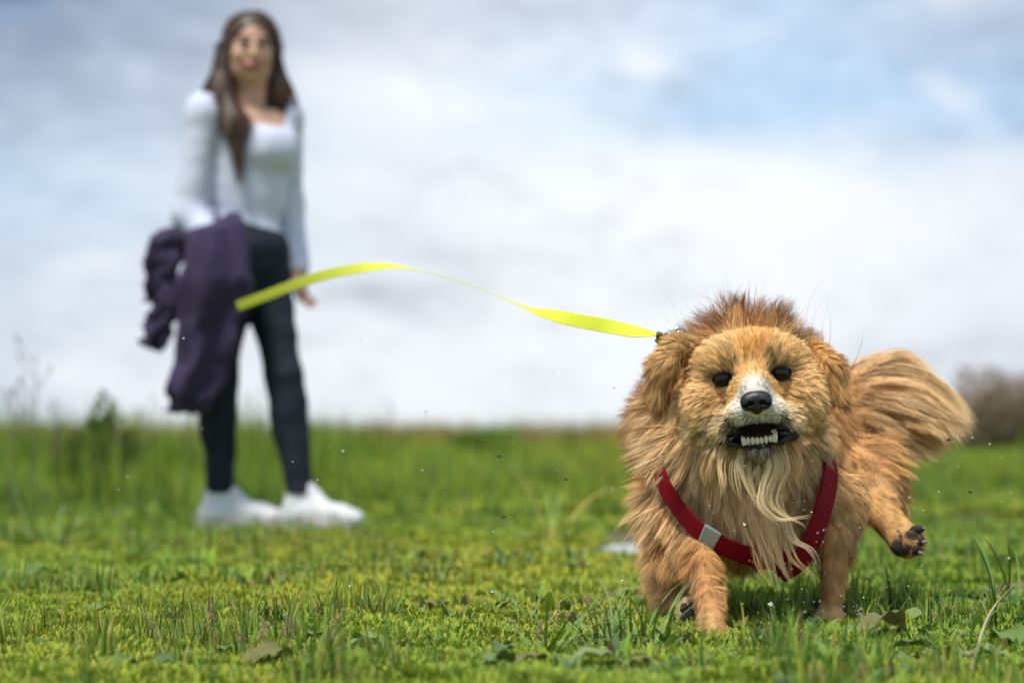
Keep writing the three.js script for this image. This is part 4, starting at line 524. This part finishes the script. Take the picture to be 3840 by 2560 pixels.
const skinTone = (x, y, z, a, b, c) => { const p = [x, y, z], q = hl(p), g = furAt(p, [a, b, c]); if (q[2] > 1 && inMouth(q, 0.6)) return FUR.black; for (const e of EYE) if (hypot((q[0] - e[0]) / 1.9, (q[1] - e[1]) / 1.3) < 1 && q[2] > 2) return FUR.black; return g.col.map((v) => v * 0.8); };
const furMat = new THREE.MeshPhysicalMaterial({ vertexColors: true, roughness: 0.48, specularIntensity: 0.4, side: THREE.DoubleSide });
const skinMat = new THREE.MeshStandardMaterial({ vertexColors: true, roughness: 0.8 });
mesh('body', merged([netGeo(bodyS, 0.01, skinTone), netGeo(headS, 0.01, skinTone)]), skinMat, dog);
const headHair = new Hair(), bodyHair = new Hair();
grow(headS, 100000, (x, y, z) => { const q = hl([x, y, z]); return q[2] > 6 ? 2.8 : q[2] > 3 ? 1.8 : q[2] > -4 ? 1.0 : 0.25; }, headFur, 11, headHair, { cell: 0.9, per: 26, seg: 4, tone: 0.65 });
grow(bodyS, 128000, (x, y, z) => (z > -26 ? 1.25 : z > -48 ? 0.7 : 0.5) * (y < 14 ? 1.9 : 1) * (x > 18 && y < 22 ? 4 : 1), bodyFur, 12, bodyHair, { cell: 1.5, per: 38, seg: 6, tone: 0.85 });
// ears: soft hanging flaps
function ear(chain, radii, seed, flow, cols, count) {
  const list = []; for (let i = 0; i < chain.length - 1; i++) list.push(cap(...chain[i], ...chain[i + 1], radii[i], radii[i + 1]));
  const xs = [0, 1, 2].map((i) => [Math.min(...chain.map((c) => c[i])) - 3.5, Math.max(...chain.map((c) => c[i])) + 3.5]), s = nets(field(list, 1), xs.map((a) => a[0]), xs.map((a) => a[1]), 0.45);
  const o = mesh('ear', netGeo(s, 0.01, () => cols[0].map((v) => v * 0.7)), skinMat, dog), h = new Hair(), y0 = chain[0][1], y1 = chain[chain.length - 1][1];
  grow(s, count, () => 1, (p) => { const t = clamp((y0 - p[1]) / (y0 - y1)); return { dir: flow(t), len: lerp(2.4, 4.6, t), lift: lerp(0.3, 0.22, t), clump: 0.65, col: mix3(cols[0], cols[1], t), tip: mix3(cols[1], cols[2], t), w: 0.075, mess: 0.45, wave: 0.7, bend: [0, -0.2, 0] }; }, seed, h, { cell: 1.1, per: 16, seg: 5 });
  stuff(mesh('ear_fur', h.geo(0.01), furMat, o));
}
ear([[-10, 45, -5], [-12.6, 44.9, -3], [-14.7, 42.2, -1], [-15.5, 38.3, -1]], [1.6, 1.7, 1.8, 1.2], 21, (t) => [-0.75 + t * 0.6, -0.1 - t, 0.1], [FUR.pale, FUR.tan, FUR.brown], 7000);
ear([[9.9, 44.2, -5], [11.8, 42, -3], [12.7, 39, -2]], [1.6, 1.7, 1.1], 22, (t) => [0.5, -0.6 - t * 0.4, 0.1], [FUR.orange, FUR.tan, FUR.brown], 6000);
stuff(mesh('head_fur', headHair.geo(0.01), furMat, dog)); stuff(mesh('body_fur', bodyHair.geo(0.01), furMat, dog));
// tail plume
{
  const h = new Hair(), R = rng(31), fan = [ // the plume fans from the root and curls over
    [[22.9, 40.6, -60], [26.2, 45.4, -61], [31.8, 47, -61], [36.1, 45.2, -60]], [[23.2, 40.2, -60], [31, 45.8, -61], [38.7, 42.2, -59], [43, 34.2, -56]], [[23.8, 39, -60], [31.7, 42.6, -60], [38.3, 39.7, -57], [42.5, 33, -54]],
    [[24.3, 37.8, -59], [31.3, 40.1, -58], [37.1, 36.9, -55], [41.3, 32.2, -53]], [[24.7, 36.2, -59], [30.4, 37.3, -57], [35.5, 34.2, -55], [40.5, 31, -54]], [[25.1, 34.6, -59], [29.7, 34.6, -58], [33.5, 31.4, -57], [38.8, 29, -56]], [[24.5, 33.8, -58], [28.1, 32.2, -58], [31.3, 29, -58], [35.8, 27.4, -57]]];
  for (let i = 0; i < 520; i++) {
    const k = Math.pow(R(), 0.85) * 5.999, a = fan[floor(k)], b = fan[floor(k) + 1], f = k % 1, S = 8, s0 = R() < 0.5 ? R() * 0.5 : 0, wild = R() < 0.1 ? 2.0 : 1, J = [0, 1, 2, 3].map((m) => [0, 1, 2].map(() => (R() - 0.5) * (m ? 2.8 : 3) * wild)), rz = (R() - 0.5) * 7, lt = 0.8 + R() * 0.4, low = R() < 0.38 ? 0.9 : 0.15, pale = R() < 0.25 ? 1 : 0, e0 = min(1.05, s0 + 0.55 + R() * 0.6);
    const base = mix3(FUR.tan, FUR.brown, low * 0.9), tipc = mix3(mix3(FUR.beige, FUR.tan, low * 0.6), FUR.beige, pale);
    for (let n = 0; n < 28; n++) {
      const P = new Float32Array((S + 1) * 3), j = [0, 1, 2, 3].map(() => [0, 1, 2].map(() => (R() - 0.5) * 1.9)), s1 = e0 * (0.85 + R() * 0.18), st = s0 + R() * 0.12, tone = lt * (0.85 + R() * 0.3);
      for (let q = 0; q <= S; q++) { const t = lerp(st, s1, q / S), u = 1 - t, w = [u * u * u, 3 * u * u * t, 3 * u * t * t, t * t * t]; for (let c = 0; c < 3; c++) { let v = 0; for (let m = 0; m < 4; m++) v += w[m] * (lerp(a[m][c], b[m][c], f) + J[m][c] + j[m][c] * (m === 3 ? 1.0 : 1.2)); P[q * 3 + c] = v + (c === 2 ? rz * sin(min(t, 1) * 2.6) : 0); } }
      h.strand(P, [0.1, 0.6 - k * 0.08, 0.7], 0.085, base.map((x) => x * tone), tipc.map((x) => x * tone), (R() - 0.5) * 1.4);
    }
  }
  stuff(mesh('tail_plume', h.geo(0.01), furMat, dog));
}
// beard and the long wet locks swinging from the chest
{
  const h = new Hair(); const cr = FUR.cream, be = FUR.beige; let sd = 100; const L = (pts, n, r0, r1, col, wav = 0.25, tip) => { const R2 = rng(sd * 7 + 1); for (let q = 0; q < 6; q++) { const o = [(R2() - 0.5) * r0 * 2.2, 0.6 + (R2() - 0.5) * 0.8, (R2() - 0.5) * r0 - 1.5], m = (R2() - 0.5) * 1.5, cut_ = q && R2() < 0.4 ? 1 : 0; lock(h, pts.slice(0, pts.length - (pts.length > 4 ? cut_ : 0)).map((p, i, a) => { const e = i / (a.length - 1), k = (1 - e) ** 1.5; return [p[0] + o[0] * k + m * sin(e * 3.1), p[1] + o[1] * k, p[2] + o[2] * k + m * 0.6 * sin(e * 4)]; }), floor(n / 20), (t) => lerp(r0 * 0.5, r1 * 0.7, Math.pow(t, 0.35)), mix3(col, FUR.tan, R2() * 0.35), sd++, 0.045, wav * 2.6, tip); } };
  L([[-5.4, 29, 4], [-6.4, 25.9, 5], [-6.1, 23.2, 6], [-6.5, 20.8, 6]], 170, 1.3, 0.12, cr, 0.2, be);
  L([[-3.6, 28.6, 5], [-4.7, 25.6, 6.5], [-4.1, 22.5, 7], [-3, 20.2, 7]], 200, 1.4, 0.1, cr);
  L([[-2, 28.6, 6], [-2.5, 25.3, 7.5], [-1.3, 21.9, 8], [0.4, 18.9, 8], [3.1, 16.5, 8]], 260, 1.7, 0.12, cr);
  L([[-0.1, 28.8, 7], [1.1, 25.6, 8.5], [-0.1, 22.6, 9.5], [-0.3, 19.9, 10], [2.2, 17.9, 10], [5.2, 18.3, 10.5], [7.6, 18.8, 11]], 300, 1.8, 0.07, cr);
  L([[1.2, 28.8, 6], [2.5, 25.9, 7.5], [1.2, 22.9, 8.5], [0.9, 20.2, 9], [3.3, 18.2, 9.5], [5.6, 17.2, 10], [6.8, 16.1, 10]], 240, 1.5, 0.07, cr);
  L([[2.5, 29, 5], [3.9, 25.6, 6], [2.9, 22.9, 7], [3.2, 20.9, 7]], 170, 1.3, 0.1, cr, 0.2, be);
  L([[5.1, 29.3, 3], [5.8, 26.2, 4], [5.1, 23.5, 4], [5.4, 21.5, 4]], 150, 1.3, 0.12, be, 0.3, FUR.tan);
  L([[-7.1, 28.6, 2], [-8.5, 25.2, 3], [-8.5, 22.5, 3]], 150, 1.3, 0.12, be, 0.3, FUR.tan);
  L([[0.1, 20.7, 1], [0.4, 16.6, 2], [1.1, 12.6, 3], [2, 8.5, 4], [3.1, 4.5, 4]], 330, 2.3, 0.12, mix3(cr, be, 0.5), 0.35);
  L([[1.7, 20.7, 2], [2.6, 16.6, 3], [3.5, 12.6, 4], [4.3, 9.2, 4], [5.7, 7.2, 4]], 300, 2.0, 0.12, be, 0.35);
  L([[2.7, 20.7, 3], [3.9, 17.4, 4], [5.1, 14.3, 5], [7.3, 13.2, 6], [8.6, 11.3, 6], [9.1, 9.5, 6]], 170, 1.0, 0.06, be, 0.2, cr);
  L([[3, 18.7, 3], [4.1, 14.6, 4], [5.2, 11.3, 5], [7.2, 9.6, 5], [8.9, 8, 5], [8.7, 7.1, 5]], 170, 1.0, 0.06, be, 0.2);
  L([[1.2, 17.9, 1], [2.1, 13.2, 2], [3.6, 10.5, 3], [5.1, 8.1, 3]], 200, 1.6, 0.1, be, 0.4);
  L([[-0.8, 15.8, 0], [-0.1, 12.5, 1], [0.5, 9.8, 2], [1.7, 7.4, 2]], 200, 1.6, 0.1, mix3(be, FUR.tan, 0.5), 0.3);
  stuff(mesh('beard', h.geo(0.01), furMat, dog));
  const f = new Hair(), R = rng(55); // dripping spikes under the belly and on the flank, loose hairs over the back
  const spike = (a, b, n, col, tip) => { const m = [(a[0] + b[0]) / 2 + (R() - 0.5) * 1.5, (a[1] + b[1]) / 2 + 0.6, (a[2] + b[2]) / 2]; lock(f, [a, m, b], n, (t) => lerp(0.5, 0.03, t), col, sd++, 0.06, 0.25, tip); };
  for (let i = 0; i < 26; i++) { const u = -6 + i * 0.62 + R(), z = -17 + R() * 8; spike([u, 11.5, z], [u + (R() - 0.4) * 3, 7.2 + R() * 2.4, z + R() * 2], 34, FUR.rust, FUR.tan); }
  for (const [a, b] of [[[-19.3, 21.7, -16], [-21.9, 23.1, -14]], [[-18.6, 19.5, -16], [-19.2, 15.6, -15]], [[-16.6, 18.1, -14], [-17.5, 14.6, -13]], [[-14.5, 16, -13], [-16.7, 12, -12]], [[-13.1, 13.6, -12], [-14.8, 10.5, -11]], [[-20, 25.3, -16], [-22.4, 26.1, -15]], [[-11.9, 11.9, -10], [-13.3, 8.8, -9]], [[-18, 30.3, -13], [-22.8, 31, -12]], [[-18.7, 33.9, -14], [-22.9, 33.7, -13]],
    [[27.5, 27.9, -44], [30.4, 27, -43]], [[25.8, 24.9, -43], [30.6, 24.5, -42]], [[25.4, 21.8, -41], [31, 18.4, -40]], [[24.9, 20.3, -40], [28, 16.6, -38]], [[27.5, 24.9, -44], [32.1, 22.6, -42]]]) { const k = a[0] < 0 ? 6 : -6; spike([a[0] + k, a[1] + 2, a[2]], b, 26, FUR.tan, FUR.rust); }
  for (let i = 0; i < 20; i++) { const x = -11 + R() * 24, o = [x, 48 - (x / 14) ** 2 * 4, -20 + R() * 6], s = (x / 13) * 0.5 + (R() - 0.5) * 0.8, k = 6 + R() * 7; lock(f, [o, [o[0] + s * k * 0.5, o[1] + k * 0.6, o[2] + R() * 2], [o[0] + s * k * (0.9 + R() * 0.6) + (R() - 0.5) * 3, o[1] + k * (0.75 + R() * 0.4), o[2] + R() * 3]], 1, () => 0.02, FUR.dark, sd++, 0.035, 0.1, FUR.black); }
  for (const pts of [[[8.1, 38.1, -10], [14.2, 39.5, -8], [17.2, 45.1, -7], [18, 49.6, -7]], [[10.2, 40.2, -10], [11.5, 45.1, -9], [11.2, 50.8, -9]], [[10.9, 40.2, -10], [12.6, 45.8, -9], [12.8, 52.2, -9]], [[-2.1, 48.2, -15], [-5.9, 53.1, -12], [-10, 54.3, -10]], [[-4.9, 47.5, -15], [-8.8, 51, -12], [-11.7, 52.3, -10]]]) lock(f, pts, 3, () => 0.12, FUR.dark, sd++, 0.05, 0.2, FUR.black);
  stuff(mesh('loose_hair', f.geo(0.01), furMat, dog));
}
// eyes, nose, mouth in the head's own axes
{
  const head = new THREE.Group(); head.name = 'face'; dog.add(head); head.matrixAutoUpdate = false; const s = headM.clone(); s.setPosition(s.elements[12] * 0.01, s.elements[13] * 0.01, s.elements[14] * 0.01); head.matrix.copy(s); s.decompose(head.position, head.quaternion, head.scale); head.matrixAutoUpdate = true;
  const cm = (g) => g.scale(0.01, 0.01, 0.01), black = phys(0.007, 0.006, 0.007, 0.5, { specularIntensity: 0.6 });
  const eyeMat = phys(0.008, 0.004, 0.0025, 0.08, { specularIntensity: 0.6 }), rim = phys(0.006, 0.005, 0.005, 0.8, { specularIntensity: 0.25 });
  for (const e of EYE) {
    const o = mesh('eye', cm(new THREE.SphereGeometry(1.3, 32, 20).scale(1.1, 1, 1).translate(e[0], e[1], e[2] + 0.12)), eyeMat, head), pts = [];
    for (let i = 0; i < 24; i++) { const a = (i / 24) * 2 * PI, x = cos(a) * 1.5, y = sin(a) * (sin(a) > 0 ? 0.88 : 0.74) - 0.05 * x * Math.sign(e[0]); pts.push(V(e[0] + x, e[1] + y, e[2] + 1.12 - (x * x) * 0.27 - 0.12 * abs(x))); }
    mesh('eyelid_rim', cm(new THREE.TubeGeometry(new THREE.CatmullRomCurve3(pts, true), 64, 0.2, 8, true)), rim, o);
  }
  const noseF = field([ell(0, -3.45, 11.9, 2.3, 1.45, 1.5), ell(-1.3, -3.9, 12.1, 1.15, 1.25, 1.25), ell(1.3, -3.9, 12.1, 1.15, 1.25, 1.25), ell(0, -4.7, 12.2, 0.95, 1.1, 1.0), cut({ ...ell(-0.95, -4.05, 13.3, 0.5, 0.36, 0.8), k: 0.2 }), cut({ ...ell(0.95, -4.05, 13.3, 0.5, 0.36, 0.8), k: 0.2 }), cut({ ...ell(-1.75, -4.35, 13.0, 0.45, 0.16, 0.8), k: 0.15 }), cut({ ...ell(1.75, -4.35, 13.0, 0.45, 0.16, 0.8), k: 0.15 }), cut({ ...cap(0, -4.6, 13.45, 0, -6.2, 13.2, 0.1), k: 0.12 })], 0.5);
  const nb = nets((x, y, z) => noseF(x, y, z) + 0.02 * noise(x * 9, y * 9, z * 9), [-3.2, -6.6, 9], [3.2, -1.2, 14.4], 0.12);
  mesh('nose', netGeo(nb, 0.01), phys(0.007, 0.007, 0.008, 0.45), head);
  // lips and the dark lining of the mouth
  const zU = (x) => 11.4 - 0.055 * x * x * 3.6, zL = (x) => 8.9 - 0.16 * x * x, up = [], lo = [], rows = [[], [], [], []];
  for (let i = 0; i <= 24; i++) { const x = -6.3 + (12.6 * i) / 24; up.push([x, lipU(x), max(2.6, zU(x)) ]); lo.push([x, lipL(x) - 0.1, max(2.4, zL(x))]); }
  for (let i = 0; i <= 24; i++) { const u = up[i], l = lo[i]; rows[0].push(u); rows[1].push([u[0] * 0.92, u[1] - 0.1, u[2] - 3.2]); rows[2].push([l[0] * 0.9, l[1] + 0.6, l[2] - 2.6]); rows[3].push(l); }
  const pos = [], idx = []; rows.forEach((r) => r.forEach((p) => pos.push(...p))); for (let r = 0; r < 3; r++) for (let i = 0; i < 24; i++) { const a = r * 25 + i; idx.push(a, a + 25, a + 1, a + 1, a + 25, a + 26); }
  const mouth = new THREE.Group(); mouth.name = 'mouth'; head.add(mouth);
  mesh('mouth_lining', cm(makeGeo(pos, null, idx)), phys(0.03, 0.008, 0.008, 0.5, { side: THREE.DoubleSide }), mouth);
  const lipChain = (pts, rr) => [-1, 1].flatMap((sx) => pts.slice(1).map((p, i) => cap(pts[i][0] * sx, pts[i][1], pts[i][2], p[0] * sx, p[1], p[2], rr[i], rr[i + 1])));
  const lipF = field(lipChain([[6.5, -9.2, 2.9], [5.4, -9.75, 4.9], [3.6, -10.35, 6.9], [1.6, -10.8, 8.5], [0, -10.9, 8.95]], [0.6, 0.75, 0.4, 0.24, 0.22]), 0.4), flewF = field(lipChain([[6.1, -8.9, 2.9], [4.9, -8.75, 5.6], [3.2, -8.5, 7.3], [1.6, -7.85, 8.9], [0, -7.7, 9.4]], [0.5, 0.5, 0.3, 0.16, 0.14]), 0.4);
  const lump = (f) => (x, y, z) => f(x, y, z) + 0.16 * noise(x * 1.7, y * 2.2, z * 1.7) + 0.05 * noise(x * 6, y * 6, z * 6);
  mesh('lower_lip', netGeo(nets(lump(lipF), [-7.2, -12, 1.6], [7.2, -8, 10], 0.16), 0.01), black, mouth); mesh('upper_lip', netGeo(nets(lump(flewF), [-7.2, -10, 1.6], [7.2, -7, 11], 0.16), 0.01), black, mouth);
  mesh('tongue', cm(new THREE.SphereGeometry(1, 20, 12).scale(2.0, 0.5, 3).translate(0, -9.6, 5.2)), phys(0.22, 0.05, 0.055, 0.35, { clearcoat: 0.5 }), mouth);
  const ivory = phys(0.68, 0.6, 0.44, 0.25, { clearcoat: 0.6 });
  for (let i = 0; i < 6; i++) { const x = (i - 2.5) * 0.66; mesh('tooth', cm(new THREE.SphereGeometry(1, 12, 8).scale(0.3 + 0.1 * fr(), 0.55 + 0.14 * fr(), 0.28).translate(x + (fr() - 0.5) * 0.12, -9.95 + abs(i - 2.5) * 0.06, 8.75 - x * x * 0.12)), ivory, mouth); }
  for (const sx of [-1, 1]) mesh('canine_tooth', cm(tube([[sx * 2.2, -10.3, 8.1], [sx * 2.42, -9.5, 8.3], [sx * 2.58, -8.95 + sx * 0.2, 8.1], [sx * 2.55, -8.5 + sx * 0.35, 7.95]], (t) => lerp(0.55, 0.07, t * t), 12, 10)), ivory, mouth);
}
// pads and claws of the two paws that show their soles
{
  const pad = phys(0.014, 0.011, 0.01, 0.75), brownPad = phys(0.028, 0.016, 0.012, 0.7), claw = std(0.25, 0.2, 0.15, 0.5);
  const lumpy = (g) => { const P = g.attributes.position; for (let i = 0; i < P.count; i++) { const k = 1 + 0.22 * noise(P.getX(i) * 1.8, P.getY(i) * 1.8, P.getZ(i) * 1.8 + i * 0) ; P.setXYZ(i, P.getX(i) * k, P.getY(i) * k, P.getZ(i) * k); } g.computeVertexNormals(); return g; };
  const blob = (name, c, r, m) => mesh(name, lumpy(new THREE.SphereGeometry(1, 16, 12)).scale(...r.map((x) => x * 0.01)).translate(...c.map((x) => x * 0.01)), m, dog);
  blob('paw_pad', [27, 12.2, -25.4], [2.0, 1.5, 0.7], pad); blob('toe_pad', [28.4, 14, -25.2], [1.25, 1.05, 0.6], brownPad); blob('toe_pad', [29.5, 15.1, -25.6], [1.3, 0.75, 0.7], pad); blob('toe_pad', [29.9, 13.2, -25.4], [1.0, 0.95, 0.65], brownPad); blob('toe_pad', [29.2, 11.8, -25.4], [1.05, 1.0, 0.65], pad);
  for (const [a, b] of [[[26.3, 15, -25], [26.4, 14.5, -23.6]], [[30.3, 15.4, -26], [31.1, 15, -25.5]], [[30.3, 13, -25], [31.2, 13, -24.5]], [[29.7, 11.3, -25], [30.6, 10.8, -24.5]]]) mesh('claw', tube([a, a.map((x, i) => (x + b[i]) / 2 + (i === 1 ? 0.15 : 0)), b].map((p) => p.map((x) => x * 0.01)), (t) => lerp(0.0035, 0.0006, t), 8, 7), claw, dog);
  blob('paw_pad', [-10.8, 1.9, -4.9], [1.25, 1.6, 0.6], pad); blob('toe_pad', [-11.4, 3.3, -5], [0.7, 0.9, 0.6], pad); blob('toe_pad', [-10.1, 3.5, -5], [0.7, 0.9, 0.6], pad);
  blob('paw_pad', [11.3, 3.4, -11], [0.9, 1.3, 1.0], pad);
}
// ---------------------------------------------------------------- harness, leash
const dg = (p) => V(p[0] * 0.01 + DOG[0], p[1] * 0.01 + DOG[1], p[2] * 0.01 + DOG[2]);
// a flat webbing band along a line; face gives the outward side at each step
function band(pts, width, thick, face, seg = 80, flare = () => 1) {
  const c = new THREE.CatmullRomCurve3(pts, false, 'centripetal'), rows = [], uv = []; let len = 0, last = null;
  for (let i = 0; i <= seg; i++) {
    const t = i / seg, p = c.getPointAt(t), T = c.getTangentAt(t), f = face(t, p, T).clone(); f.addScaledVector(T, -f.dot(T)).normalize(); const w = T.clone().cross(f).multiplyScalar(width * 0.5 * flare(t)), h = f.clone().multiplyScalar(thick * 0.5); if (last) len += p.distanceTo(last); last = p;
    const at = (a, b) => p.clone().addScaledVector(w, a).addScaledVector(h, b).toArray(); rows.push([at(-1, -0.6), at(-1, 0.6), at(-0.92, 1), at(0, 1.15), at(0.92, 1), at(1, 0.6), at(1, -0.6), at(0.92, -1), at(0, -1.1), at(-0.92, -1)]); uv.push(len);
  }
  const n = 10, pos = [], U = [], I = []; rows.forEach((r, i) => r.forEach((p, s) => { pos.push(...p); U.push(uv[i], [0, 0.02, 0.06, 0.5, 0.94, 0.98, 1, 0.94, 0.5, 0.06][s] * width); })); for (let i = 0; i < seg; i++) for (let s = 0; s < n; s++) { const a = i * n + s, b = i * n + (s + 1) % n; I.push(a, a + n, b, b, a + n, b + n); }
  for (const [k, fl] of [[0, 0], [seg, 1]]) for (let s = 1; s < n - 1; s++) { const a = k * n; if (fl) I.push(a, a + s + 1, a + s); else I.push(a, a + s, a + s + 1); }
  return makeGeo(pos, null, I, null, U);
}
function weave(n, f) { const d = new Uint8Array(n * n * 4); for (let y = 0; y < n; y++) for (let x = 0; x < n; x++) { const v = f(x / n, y / n) * 255, o = (y * n + x) * 4; d[o] = d[o + 1] = d[o + 2] = v; d[o + 3] = 255; } const t = new THREE.DataTexture(d, n, n); t.wrapS = t.wrapT = THREE.RepeatWrapping; t.magFilter = THREE.LinearFilter; t.needsUpdate = true; return t; }
{
  const har = top(new THREE.Group(), 'dog_harness'); tag(har, 'red mesh dog harness with grey reflective tag across the dog chest', 'harness');
  const twill = weave(64, (x, y) => 0.5 + 0.5 * sin((x * 2 + y * 2) * 2 * PI) * (0.6 + 0.4 * sin(x * 8 * PI))); twill.repeat.set(90, 90);
  const red = new THREE.MeshPhysicalMaterial({ color: rgb(0.19, 0.003, 0.009), roughness: 0.85, specularIntensity: 0.25, bumpMap: twill, bumpScale: 0.0012 });
  const out = (t, p) => V((p.x - DOG[0] + 0.01) * 1.6, (p.y - 0.24) * 0.9, 0.17).normalize();
  mesh('chest_strap', band(strapPts.slice(0, 8).map(dg), 0.034, 0.005, out, 90, (t) => lerp(0.8, 1.05, t)), red, har);
  mesh('chest_strap', band([[3.8, 8.5, -5], [6.9, 10.8, -4], [9.2, 14.6, -4], [11.2, 19.5, -6], [12.8, 23.9, -10], [13.4, 27.4, -14], [13.4, 31, -21]].map(dg), 0.046, 0.005, out, 60, (t) => 0.9 + 0.25 * sin(t * 3)), red, har);
  mesh('reflective_tag', band([[-8.6, 15.4, -4.1], [-7.4, 14.7, -3.7], [-6.2, 13.9, -3.4]].map(dg), 0.037, 0.0075, out, 10), std(0.26, 0.29, 0.28, 0.45), har);
  const R = (r, t, p, rx, ry) => new THREE.TorusGeometry(r, t, 10, 28).rotateX(rx).rotateY(ry).translate(...dg(p).toArray()), steel = std(0.75, 0.76, 0.78, 0.18, { metalness: 1 });
  mesh('leash_ring', R(0.0135, 0.003, [-12, 47, -5], 0.3, 0.3), steel, har); mesh('back_strap', band([[-11.8, 46.3, -9], [-10.1, 46.7, -12], [-7.4, 46.8, -18]].map(dg), 0.022, 0.004, () => V(-0.2, 0.6, 0.8), 16), red, har);
  // leash
  const le = top(new THREE.Group(), 'dog_leash'); tag(le, 'fluorescent yellow webbing leash curving through the air from the dog harness', 'leash');
  const pts = [[0.234, 0.472, -3.91], [0.21, 0.478, -3.95], [0.164, 0.493, -4.05], [0.1, 0.51, -4.14], [0.034, 0.534, -4.26], [-0.061, 0.582, -4.46], [-0.148, 0.621, -4.66], [-0.244, 0.653, -4.9], [-0.353, 0.667, -5.2], [-0.477, 0.666, -5.55], [-0.588, 0.653, -5.85], [-0.695, 0.637, -6.1]].map((p) => V(...p));
  const TURN = [[-0.7, 0.05], [-0.45, 0.25], [-0.33, 0.5], [-0.26, 1.0], [-0.2, 1.5], [-0.15, 1.56], [-0.02, 1.56], [0.03, 1.4], [0.05, 0.9], [0.1, 0.2], [0.15, 0.1], [0.2, 0.6], [0.24, 1.45]];
  const turn = (x) => { for (let i = 1; i < TURN.length; i++) if (x <= TURN[i][0]) { const [a, c] = TURN[i - 1], [e, g] = TURN[i]; return lerp(c, g, clamp((x - a) / (e - a))); } return 1.45; };
  const rib = weave(32, (x, y) => 0.5 + 0.5 * sin(x * 2 * PI) * sin(y * 2 * PI)); rib.repeat.set(500, 500);
  const yellow = phys(0.66, 0.72, 0.03, 0.7, { bumpMap: rib, bumpScale: 0.0004 });
  mesh('webbing', band(pts, 0.024, 0.0014, (t, p, T) => { const up = T.clone().cross(p.clone().sub(V(0, 0.31, 0)).normalize()).normalize(); if (up.y < 0) up.negate(); const fl = up.clone().cross(T).normalize(); if (fl.z < 0) fl.negate(); return up.multiplyScalar(sin(turn(p.x))).addScaledVector(fl, cos(turn(p.x))); }, 160), yellow, le);
  const clip = new THREE.Group(); clip.name = 'snap_hook'; le.add(clip);
  const j = (p) => dg(p).toArray(); mesh('swivel', tube([j([-15.6, 47.3, -8]), j([-14.7, 47.2, -8]), j([-13.7, 47.1, -8])], (t) => 0.0045 + 0.002 * sin(t * 9), 16, 10), std(0.1, 0.1, 0.1, 0.3, { metalness: 1 }), clip);
  mesh('hook', tube([j([-13.7, 47.1, -8]), j([-12.9, 47.6, -8]), j([-11.9, 47.7, -7.5]), j([-11.4, 47.2, -7.5]), j([-11.8, 46.6, -7.5]), j([-12.7, 46.4, -8]), j([-13.4, 46.8, -8])], 0.0028, 40, 8), steel, clip);
  mesh('webbing_loop', band([j([-15.3, 47.1, -8.4]), j([-14.4, 46.4, -8.4]), j([-13.6, 46.8, -8.4])].map((p) => V(...p)), 0.02, 0.002, () => V(-0.3, -0.3, 1), 12), phys(0.3, 0.42, 0.03, 0.7), clip);
}
// ---------------------------------------------------------------- water shaken from the coat, flecks of mud
{
  const R = rng(909), drop = new THREE.SphereGeometry(1, 14, 10), water = phys(1, 1, 1, 0.02, { transmission: 1, thickness: 0.003, ior: 1.33 });
  const put = (p, r, st) => { const o = top(mesh('water_droplet', drop, water), 'water_droplet'); o.position.set(...p); o.scale.set(r, r * st, r); o.rotation.set(R() * 6, R() * 6, R() * 6); tag(o, 'tiny clear water droplet flung into the air around the running dog', 'droplet', 'flying water droplets'); };
  const zones = [[46, -0.5, 19.7, 14, 15, 15, 5], [30, 6.2, 12.2, 10, 7, 12, 6], [22, 12.4, 4.5, 4, 14, 9, 8], [34, 27.1, 20.4, -10, 22, 20, 30], [52, -33.6, 20.8, -20, 38, 22, 55], [16, -61, 19, -60, 50, 26, 60], [8, 28.3, 34, -30, 12, 10, 12]];
  for (const [n, x, y, z, a, b, c] of zones) for (let i = 0; i < n; i++) { const g = () => (R() + R() + R() - 1.5) * 1.1, q = [x + g() * a, max(y + g() * b, 4), z + g() * c]; put(dg(q).toArray(), lerp(0.0009, 0.0024, R() ** 2.2), 1 + R() * 0.35); }
  put([0.372, 0.212, -3.7], 0.0028, 1); put([0.439, -0.535, -3.7].map((v, i) => [-0.03, 0.08, -3.6][i]), 0.003, 1.3);
  const fleck = std(0.04, 0.03, 0.02, 0.7);
  for (const [x, y, z] of [[-0.022, 0.275, -4.1], [-0.013, 0.179, -3.9], [0.724, 0.303, -4], [0.094, 0.234, -4.2], [0.74, 0.219, -3.9]]) { const o = top(mesh('mud_fleck', new THREE.IcosahedronGeometry(0.0028, 1), fleck), 'mud_fleck'); o.position.set(x, y, z); o.scale.set(1.2, 0.8, 0.7); tag(o, 'dark fleck of mud flying through the air near the dog', 'mud', 'flying mud flecks'); }
}
renderer.render(scene, camera);
